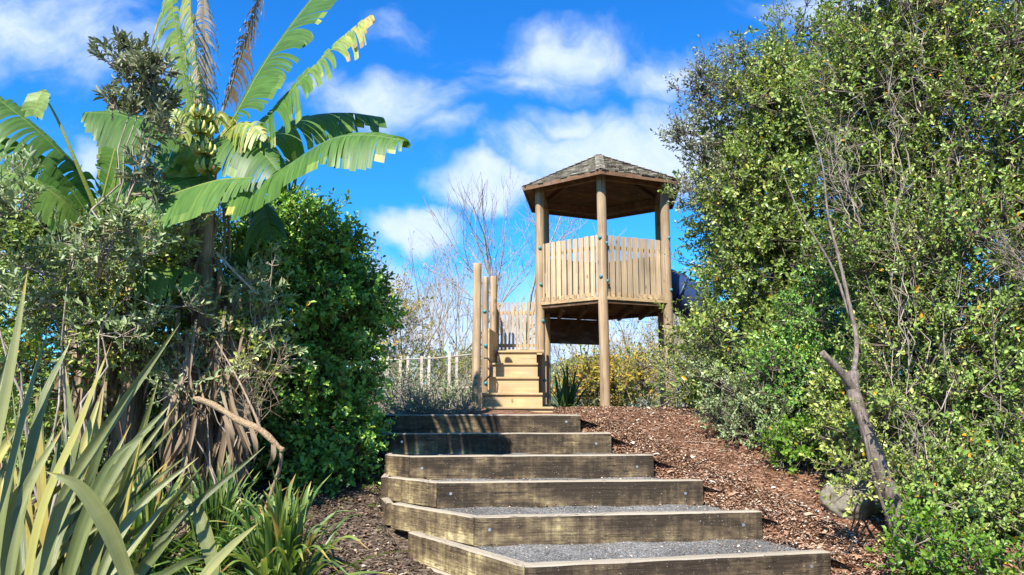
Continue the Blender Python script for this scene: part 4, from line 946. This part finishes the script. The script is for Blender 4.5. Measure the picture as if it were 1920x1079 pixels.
# ---- spiky rosettes
def rosette(name, label, cat, c, n, length, w, mat, tint, up=.5, droop=.35, parts='leaf_tuft', spread=1.0, trunk=None, group=None, tsd=.12):
    e = empty(name, trunk[0] if trunk is not None else c, label, cat, group); B = Blades(); c = np.array(c, float)
    for i in range(n):
        a = rng.uniform(0, 6.28); el = rng.uniform(.05, 1.0)*up+.05; l = length*rng.uniform(.6, 1.1)
        h = np.array([math.cos(a), math.sin(a), 0])*spread*(1-el*.65); d = nrm(h+np.array([0, 0, el*1.6]))
        st_ = c+rng.normal(size=3)*np.array([.25, .25, .05])*length*.25
        dr = droop*rng.uniform(.3, 1.5)*(1-.5*el)
        pts = [st_, st_+d*l*.4, st_+d*l*.75+np.array([0, 0, -dr*l*.22]), st_+d*l*.98+h*.1*l+np.array([0, 0, -dr*l*.65])]
        strap(B, pts, w*rng.uniform(.7, 1.15), np.clip(tint+rng.normal()*tsd, 0, .95), fold=.4, face=(-d[0]*.3+rng.normal()*.2, -d[1]*.3-.2, 1), n=12, twist=rng.normal()*.4)
    B.build(parts, mat, e)
    if trunk is not None:
        mb = MB(); mb.tube(spline(trunk, 12), np.linspace(.06, .045, 12), 9); mb.build('trunk', m_barkd, e, smooth=True)
    return e
rosette('cabbage_tree', 'spiky dark cabbage tree tuft sticking out behind the big banana leaf', 'tree', P(540, 395, 9.2), 70, .62, .035, m_strap, .08, up=.9, droop=.25, trunk=[gbase(520, 9.4), P(525, 600, 9.3), P(540, 400, 9.2)])
rosette('cabbage_tree', 'green spiky cabbage tree tuft in front of the big dark shrub', 'tree', P(468, 530, 7.9), 60, .50, .035, m_strap, .45, up=.9, droop=.3, trunk=[gbase(455, 8.0), P(460, 700, 7.95), P(468, 535, 7.9)])
# strap-leaved clumps on the left ground
rosette('flax_lily', 'clump of glossy green strap leaves right in front of the broken branch', 'plant', gbase(535, 5.6, .10), 190, .98, .042, m_strap, .55, up=1.25, droop=.6, tsd=.18)
rosette('flax_lily', 'green strap-leaved clump just right of the foreground flax', 'plant', gbase(420, 6.1, .1), 130, .95, .038, m_strap, .45, up=1.3, droop=.5, tsd=.15)
rosette('flax_lily', 'pale green strap-leaved clump hidden behind the foreground flax leaves', 'plant', gbase(290, 6.0, .1), 140, 1.0, .042, m_strap, .58, up=1.3, droop=.5, tsd=.15)
rosette('flax_lily', 'low green strap-leaved clump at the bottom edge beside the flax tips', 'plant', gbase(400, 4.9, .05), 110, .60, .030, m_strap, .45, up=.9, droop=.7, tsd=.15)
e = empty('dead_grass_tuft', gbase(540, 5.5), 'tuft of dry brown strap leaves at the foot of the glossy strap clump', 'dead leaves'); B = Blades(); c = gbase(545, 5.6, .12)
for i in range(70):
    a = rng.uniform(0, 6.28); l = rng.uniform(.2, .42); h = np.array([math.cos(a), math.sin(a), 0])
    strap(B, [c, c+h*l*.5+np.array([0, 0, .06]), c+h*l*.9+np.array([0, 0, -.05]), c+h*l+np.array([0, 0, -.12])], .012, rng.uniform(.2, 1), n=8, tipbrown=False)
B.build('dry_leaves', m_dry, e)

# ---- broken branch
bb_ = empty('broken_branch', P(450, 780, 5.9), 'split tan broken branch lying slantwise across the strap leaves', 'branch')
mb = MB(); q = spline(PX([(362, 746, 5.9), (400, 760, 5.9), (450, 790, 5.85), (490, 808, 5.8), (522, 838, 5.8), (532, 846, 5.8)]), 22)
mb.tube(q, np.concatenate([[.006], np.linspace(.022, .030, 10), np.linspace(.030, .020, 10), [.018]])*(1+.15*rng.normal(size=22)), 9); 
m_snap = bark('snapped_wood', (.16, .10, .06), (.44, .32, .18), (40, 8, 40), .8)
mb.build('branch', m_snap, bb_, smooth=True)
mb = MB(); mb.tube(spline(PX([(528, 842, 5.8), (524, 880, 5.85), (500, 950, 5.95), (480, 1010, 6.0)]), 10), np.linspace(.014, .018, 10), 8)
mb.tube(spline(PX([(490, 808, 5.8), (470, 760, 5.85), (440, 700, 5.95), (405, 640, 6.1)]), 12), np.linspace(.012, .005, 12), 6)
mb.build('stem', m_stemdry, bb_, smooth=True)
B = Blades()
for (a, c_) in (((470, 800), (476, 870)), ((512, 830), (500, 880)), ((420, 780), (436, 850))):
    strap(B, [P(*a, 5.8), P((a[0]+c_[0])/2+6, (a[1]+c_[1])/2, 5.75), P(*c_, 5.8)], .04, .5, n=8, twist=1.2, tipbrown=False)
B.build('dry_strips', m_dry, bb_)
tg = empty('bare_twig', P(500, 700, 6.6), 'thin reddish bare twig with curled dead leaves left of the big dark shrub', 'twig')
sprays('twigs', tg, [(470, 840, 530, 640, 6.3, 3, 14), (470, 800, 450, 660, 6.3, 3, 14)], m_stemdry, .005)
st_ = empty('bare_stick', P(440, 500, 6.6), 'pale straight dead stick hanging slantwise under the banana leaves', 'stick')
mb = MB(); mb.tube(PX([(406, 474, 6.6), (440, 510, 6.6), (482, 552, 6.6)]), [.014, .011, .008], 7); mb.build('stick', m_barkp, st_, smooth=True)

# ---- foreground flax
fx = empty('flax_bush', (-1.45, 2.5, .0), 'large foreground flax with long grey-green sword leaves at the bottom left', 'flax')
def fl(pts, w, tint, face=(.2, -1, .3), twist=.3, fold=.45, d0=2.45, dd=.25):
    B = Blades(); n = len(pts); q = [P(x, y, d0+dd*i/(n-1)) for i, (x, y) in enumerate(pts)]
    strap(B, q, w, tint, fold=fold, face=face, n=26, twist=twist, wmax=.45); B.build('leaf', m_flax, fx)
FLX = [([(60, 1230), (110, 960), (215, 780), (338, 606)], .080, .50), ([(30, 1250), (75, 980), (150, 800), (210, 640)], .070, .84), ([(0, 1200), (40, 960), (80, 760), (132, 640)], .075, .45),
       ([(-20, 1180), (10, 950), (52, 760), (96, 600)], .070, .48), ([(-60, 1150), (-20, 900), (20, 700), (52, 508)], .075, .62), ([(100, 1240), (160, 1000), (240, 850), (320, 758)], .070, .42),
       ([(140, 1240), (200, 1050), (270, 940), (372, 858)], .065, .55), ([(120, 1250), (150, 1100), (200, 980), (262, 868)], .080, .30), ([(-80, 1100), (-50, 950), (0, 850), (60, 770)], .080, .80),
       ([(20, 1260), (60, 1100), (130, 950), (180, 830)], .085, .56), ([(-30, 1240), (0, 1080), (50, 920), (120, 800)], .085, .66), ([(60, 1250), (80, 1120), (110, 1000), (165, 930)], .08, .34),
       ([(-90, 1200), (-60, 1000), (-20, 800), (20, 640)], .08, .4), ([(-60, 1250), (-30, 1080), (20, 950), (66, 880)], .08, .86), ([(150, 1240), (210, 1090), (300, 960), (345, 900)], .06, .6),
       ([(350, 1180), (380, 1090), (430, 1030), (484, 982)], .075, .66), ([(180, 1250), (230, 1120), (290, 1040), (330, 1000)], .07, .4), ([(100, 1250), (130, 1060), (200, 880), (290, 800)], .06, .25),
       ([(0, 1260), (30, 1140), (40, 1040), (30, 900)], .08, .32), ([(-50, 1260), (-30, 1100), (-10, 980), (-20, 860)], .08, .5), ([(200, 1250), (260, 1120), (340, 1060), (400, 1040)], .06, .3)]
for pts, w, t in FLX:
    fl(pts, w*.50, t-.05, face=(.2+rng.normal()*.35, -1, .3), twist=rng.normal()*.5, dd=rng.uniform(.0, .5))
fl([(262, 1150), (232, 1060), (200, 985), (150, 915), (85, 884)], .048, .52, d0=2.35, dd=-.15, face=(.2, -1, .6), twist=.2)
fl([(420, 1150), (395, 1040), (370, 960), (330, 915)], .055, .45, d0=2.9, dd=.1, face=(.4, -1, .2))
for i in range(64):
    x0 = rng.uniform(-130, 200); ang = rng.uniform(-.15, .75); l = rng.uniform(250, 520)
    p0 = (x0, 1230); p2 = (x0+math.sin(ang)*l*1.1, 1200-math.cos(ang)*l); p1 = ((p0[0]+p2[0])/2-30*ang, (p0[1]+p2[1])/2-30)
    fl([p0, p1, p2], rng.uniform(.024, .040), rng.choice([.1, .2, .3, .42, .5, .6, .62, .78, .85]), face=(rng.normal()*.4, -1, .3), twist=rng.normal()*.6, d0=2.75, dd=rng.uniform(0, .4))

# ---- bare winter trees and shrubs beyond the play area
def bare_tree(label, px, d, pytop, spread, lean=0.0, seed=1, mat=None, n0=4, leafy=0, trunk_r=.09, zb=None, low=.22):
    r_ = np.random.default_rng(seed); x = P(px, 700, d)[0]; base = np.array([x, d, gz(x, d)]); top = P(px, pytop, d); Ht = top[2]-base[2]
    e = empty('bare_tree', base, label, 'tree', 'leafless trees beyond the tower')
    A, B, a0, a1 = [], [], [], []; tips = []
    def grow(p, dr, l, r, lev):
        n = 5; q = [p]
        for i in range(n):
            dr = nrm(dr+r_.normal(size=3)*.10+np.array([0, 0, .05])); q.append(q[-1]+dr*l/n)
        rr = np.linspace(r, r*.6, n+1)
        for i in range(n): A.append(q[i]); B.append(q[i+1]); a0.append(rr[i]); a1.append(rr[i+1])
        if lev == 0: tips.append((q[-1], dr)); return
        k = r_.integers(2, 4)
        for j in range(k):
            s = r_.uniform(.35, 1.0); i = min(n-1, int(s*n)); pp = q[i]+(q[i+1]-q[i])*(s*n-i)
            nd = nrm(dr+r_.normal(size=3)*np.array([1, 1, .5])*spread); grow(pp, nd, l*r_.uniform(.5, .78), rr[i]*.55, lev-1)
        grow(q[-1], dr, l*.62, rr[-1], lev-1)
    tr = base+np.array([lean*.3, 0, Ht*low])
    V, F = sticks(np.array([base, (base+tr)/2]), np.array([(base+tr)/2+np.array([.03, 0, 0]), tr]), np.array([trunk_r, trunk_r*.85]), np.array([trunk_r*.85, trunk_r*.7]), 8)
    np_mesh('trunk', V, F, mat or m_bare, e, tint=np.full(len(F), .5), smooth=True)
    for j in range(n0):
        a = 2*math.pi*(j+r_.random())/n0; grow(tr-np.array([0, 0, r_.uniform(0, .3)*Ht*low]), nrm(np.array([math.cos(a)*.45*spread/.5+lean*.2, math.sin(a)*.45, 1.0])), Ht*.36, trunk_r*.55, 4)
    V, F = sticks(np.array(A), np.array(B), np.maximum(np.array(a0), .0048), np.maximum(np.array(a1), .004), 3)
    np_mesh('branches', V, F, mat or m_bare, e, tint=np.full(len(F), .5))
    if leafy:
        T = np.array([t[0] for t in tips]); k = r_.integers(0, len(T), leafy); p = T[k]+r_.normal(size=(leafy, 3))*.04
        s_ = r_.uniform(.05, .09, leafy); leaves('foliage', p, r_.normal(size=(leafy, 3)), r_.normal(size=(leafy, 3)), s_, s_*.6, m_leafY, e, np.clip(r_.normal(.55, .22, leafy), 0, 1))
m_bare2 = bark('bark_reddish_twig', (.14, .10, .09), (.30, .22, .20))
bare_tree('tall dark bare tree directly behind the step posts, left of the tower', 962, 24, 410, .42, seed=3, mat=m_bare, leafy=0, low=.38, trunk_r=.13)
bare_tree('pale bare tree with fine spreading twigs above the play bridge', 815, 27, 450, .46, seed=5, leafy=150, trunk_r=.12, low=.3)
bare_tree('small pale bare tree at the left, between the big dark shrub and the play bridge', 765, 23, 500, .5, seed=8, leafy=150, trunk_r=.09, low=.25)
bare_tree('bare tree with a few orange leaves right behind the step posts, shorter than its neighbour', 880, 30, 480, .5, seed=12, leafy=350, low=.3)
bare_tree('half bare tree with tan leaves seen under the tower deck', 1085, 26, 560, .5, seed=15, leafy=350, low=.25)
bare_tree('half bare tree with tan leaves seen between the right tower posts', 1195, 27, 540, .5, seed=18, leafy=600, low=.25)
bare_tree('half bare tree right of the tower, partly behind the evergreen', 1290, 25, 510, .5, seed=21, leafy=500, low=.25)

def bgbush(label, blobs, px, d, nC, per, mat, leaf=(.11, .06), tm=.5, tsd=.25, sig=.3, nl=6, up=.5, bark_=None):
    return bush('background_shrub', label, 'shrub', blobs, gbase(px, d), nC, per, mat, bark_ or m_bare, leaf=leaf, nl=nl, slen=.3, sig=sig, trunk_r=.04, limbs=8, tmean=tm, tsd=tsd, up=up, twig_r=.006, group='shrubs beyond the play area')
bgbush('yellow-leaved shrub behind the front tower post', [(1190, 722, 75, 42, 19.5, .8, 1), (1110, 735, 55, 34, 19.5, .7, .7)], 1170, 19.5, 110, 12, m_leafY, (.10, .065), .38, .22)
bgbush('olive and orange shrub behind the right tower post', [(1270, 690, 80, 60, 22, 1, 1), (1215, 690, 50, 40, 22, 1, .5)], 1260, 22, 60, 10, m_leafY, (.08, .05), .30, .25)
bgbush('dark evergreen shrub far behind the tower between its posts', [(1180, 700, 70, 24, 34, 2, 1), (1090, 705, 60, 24, 34, 2, .7)], 1150, 34, 60, 10, m_leafG, (.16, .09), .5)
bgbush('dark green shrub left of the tower under the play bridge', [(790, 770, 110, 30, 14.5, .8, 1), (720, 755, 60, 40, 14.5, .7, .6)], 780, 14.5, 60, 10, m_leafG, (.06, .035), .4)
bgbush('low tangle of pale twigs and small leaves just behind the top timber step', [(780, 772, 70, 12, 11.0, .3, 1), (850, 776, 40, 10, 11.2, .25, .5)], 790, 11.0, 40, 9, m_leafG, (.045, .022), .5, .2, .14)
bgbush('scrubby olive shrub behind the play bridge railings', [(800, 715, 110, 35, 21, 1.5, 1), (880, 705, 60, 40, 22, 1.5, .8)], 820, 21, 80, 9, m_leafY, (.09, .05), .22, .25)
bgbush('small orange-tinted shrub touching the big dark shrub, far behind', [(745, 620, 40, 70, 20, 1, 1)], 750, 20, 45, 9, m_leafY, (.08, .05), .4, .25)
bgbush('dark evergreen shrub far behind the play bridge', [(780, 715, 120, 28, 36, 3, 1), (890, 710, 80, 28, 36, 3, .8)], 820, 36, 90, 9, m_leafD, (.18, .1), .55)
bgbush('tangle of pale twigs and green leaves right of the tower foot', [(1310, 720, 50, 45, 12.5, .5, 1), (1290, 680, 30, 50, 13, .4, .5)], 1310, 12.5, 50, 11, m_leafB, (.06, .03), .6, .2, .18)
rosette('grass_tree', 'spiky dark green tussock behind the left tower post', 'plant', gbase(1062, 15, .1), 70, 1.1, .05, m_strap, .30, up=1.2, droop=.5, group='spiky plants beyond the play area')
rosette('grass_tree', 'spiky green tussock between the right tower post and the evergreen', 'plant', gbase(1302, 12.2, .1), 80, .95, .04, m_strap, .38, up=1.2, droop=.45, group='spiky plants beyond the play area')
rosette('grass_tree', 'spiky tussock below the play bridge near the big dark shrub', 'plant', gbase(840, 13.4, .0), 50, .6, .03, m_strap, .3, up=.8, droop=.6, group='spiky plants beyond the play area')

# distant wooded hill line
m_hill = bark('wooded_hill', (.022, .040, .018), (.075, .10, .045), (.25, .25, .6), 1.0)
xs = np.linspace(-700, 700, 281); V = []; F = []
for j, (d, hh) in enumerate(((150, -2), (230, 6), (330, 20), (450, 27), (600, 18))):
    for x in xs: V.append((x, d+12*math.sin(x*.02), -1+max(-1, hh*(.55+.35*math.sin(x*.011+1)+.25*math.sin(x*.029)))*(1 if j else 0)+(1.8*mnoise.noise(Vector((x*.08, d*.05, 0))) if j else -1)))
nn = len(xs)
for j in range(4):
    for i in range(nn-1): F.append((j*nn+i, j*nn+i+1, (j+1)*nn+i+1, (j+1)*nn+i))
o = np_mesh('hill', np.array(V), np.array(F), m_hill, smooth=True); tag(o, kind='structure')

# ---- ground cover: mulch chips, litter, weeds, fallen sticks
def scatter(n, xr_, yr_, test=None):
    x = rng.uniform(*xr_, n); y = yr_[0]+(yr_[1]-yr_[0])*rng.random(n)**1.0
    if test is not None: k = test(x, y); x, y = x[k], y[k]
    return x, y, H(x, y)
def chips(name, x, y, z, L, Wd, mat, tint, tilt=.25):
    n = len(x); a = rng.random(n)*6.28; d = np.stack([np.cos(a), np.sin(a), rng.normal(size=n)*tilt], -1); u = nrm(np.stack([rng.normal(size=n)*tilt, rng.normal(size=n)*tilt, np.ones(n)], -1))
    return leaves(name, np.stack([x, y, z+.008+rng.random(n)*.016], -1), d, u, L, Wd, mat, None, tint)
x, y, z = scatter(46000, (.6, 4.6), (4.6, 13.6), lambda x, y: x > np.interp(y, yR, xR)+.10*rng.random(len(x))-(y > 9.9)*.8)
n = len(x); L = rng.uniform(.012, .05, n)
x2 = rng.uniform(0, .6, 15000); y2 = rng.uniform(5.6, 9.8, 15000); x2 = x2+np.interp(y2, yR, xR); x = np.concatenate([x, x2]); y = np.concatenate([y, y2]); z = np.concatenate([z, H(x2, y2)]); n = len(x); L = rng.uniform(.010, .045, n); L[rng.random(n) < .03] *= 2.2
tag(chips('bark_mulch', x, y, z, L, L*rng.uniform(.25, .6, n), m_chip, np.clip(rng.normal(.5, .27, n), 0, 1)), 'reddish bark mulch covering the slope right of the stairs', 'mulch', kind='stuff')
x, y, z = scatter(16000, (-3.2, .4), (4.2, 9.6), lambda x, y: x < np.interp(y, [4.2, 5.47, 6.9, 7.35, 8.9, 9.62], [.6, .05, -1.05, -1.27, -1.5, -1.8]))
n = len(x); L = rng.uniform(.012, .055, n)
tag(chips('leaf_litter', x, y, z, L, L*rng.uniform(.3, .7, n), m_litter, np.clip(rng.normal(.45, .28, n), 0, 1)), 'brown leaf litter on the shaded soil left of the stairs', 'leaf litter', kind='stuff')
k = rng.integers(0, 3, 900); s = 1.03-rng.random(900)**2.6; t = rng.random(900)
p = (FLa[k]+(FRa[k]-FLa[k])*s[:, None])*(1-t)[:, None]+(FLa[k+1]+(FRa[k+1]-FLa[k+1])*s[:, None])*t[:, None]; L = rng.uniform(.010, .035, 900)
tag(chips('fallen_leaves', p[:, 0], p[:, 1]+.08, np.array(ZT)[k]-.045, L, L*.5, m_chip, rng.random(900)), 'small fallen leaves and bark scraps on the gravel treads', 'fallen leaves', kind='stuff')
cx = rng.uniform(-1.9, -.5, 26); cy = rng.uniform(5.4, 8.4, 26); n = 26*9; i = np.repeat(np.arange(26), 9)
x = cx[i]+rng.normal(size=n)*.03; y = cy[i]+rng.normal(size=n)*.03; k = x < np.interp(y, [4.2, 5.47, 6.9, 7.35, 8.9], [.4, -.1, -1.1, -1.3, -1.5]); x, y = x[k], y[k]; n = len(x)
a = rng.random(n)*6.28; tag(leaves('weeds', np.stack([x, y, H(x, y)+.005], -1), np.stack([np.cos(a), np.sin(a), rng.uniform(.2, 1, n)], -1), np.tile([0, 0, 1.], (n, 1)), rng.uniform(.02, .045, n), rng.uniform(.012, .02, n), m_leafL, None, rng.uniform(.1, .7, n)),
    'small green weeds sprouting in the soil left of the stairs', 'weeds', kind='stuff')
A, B_ = [], []
for i in range(60):
    x0 = rng.uniform(1.6, 3.6); y0 = rng.uniform(6.2, 10.5)
    if x0 < np.interp(y0, yR, xR)+.3: continue
    a = rng.uniform(0, 3.14); l = rng.uniform(.08, .3); x1 = x0+math.cos(a)*l; y1 = y0+math.sin(a)*l; A.append((x0, y0, gz(x0, y0)+.015)); B_.append((x1, y1, gz(x1, y1)+.018))
V, F = sticks(np.array(A), np.array(B_), np.full(len(A), .005), np.full(len(A), .003), 5)
tag(np_mesh('twig_litter', V, F, m_barkp, tint=np.full(len(F), .5)), 'thin dead twigs scattered over the bark mulch', 'twigs', kind='stuff')
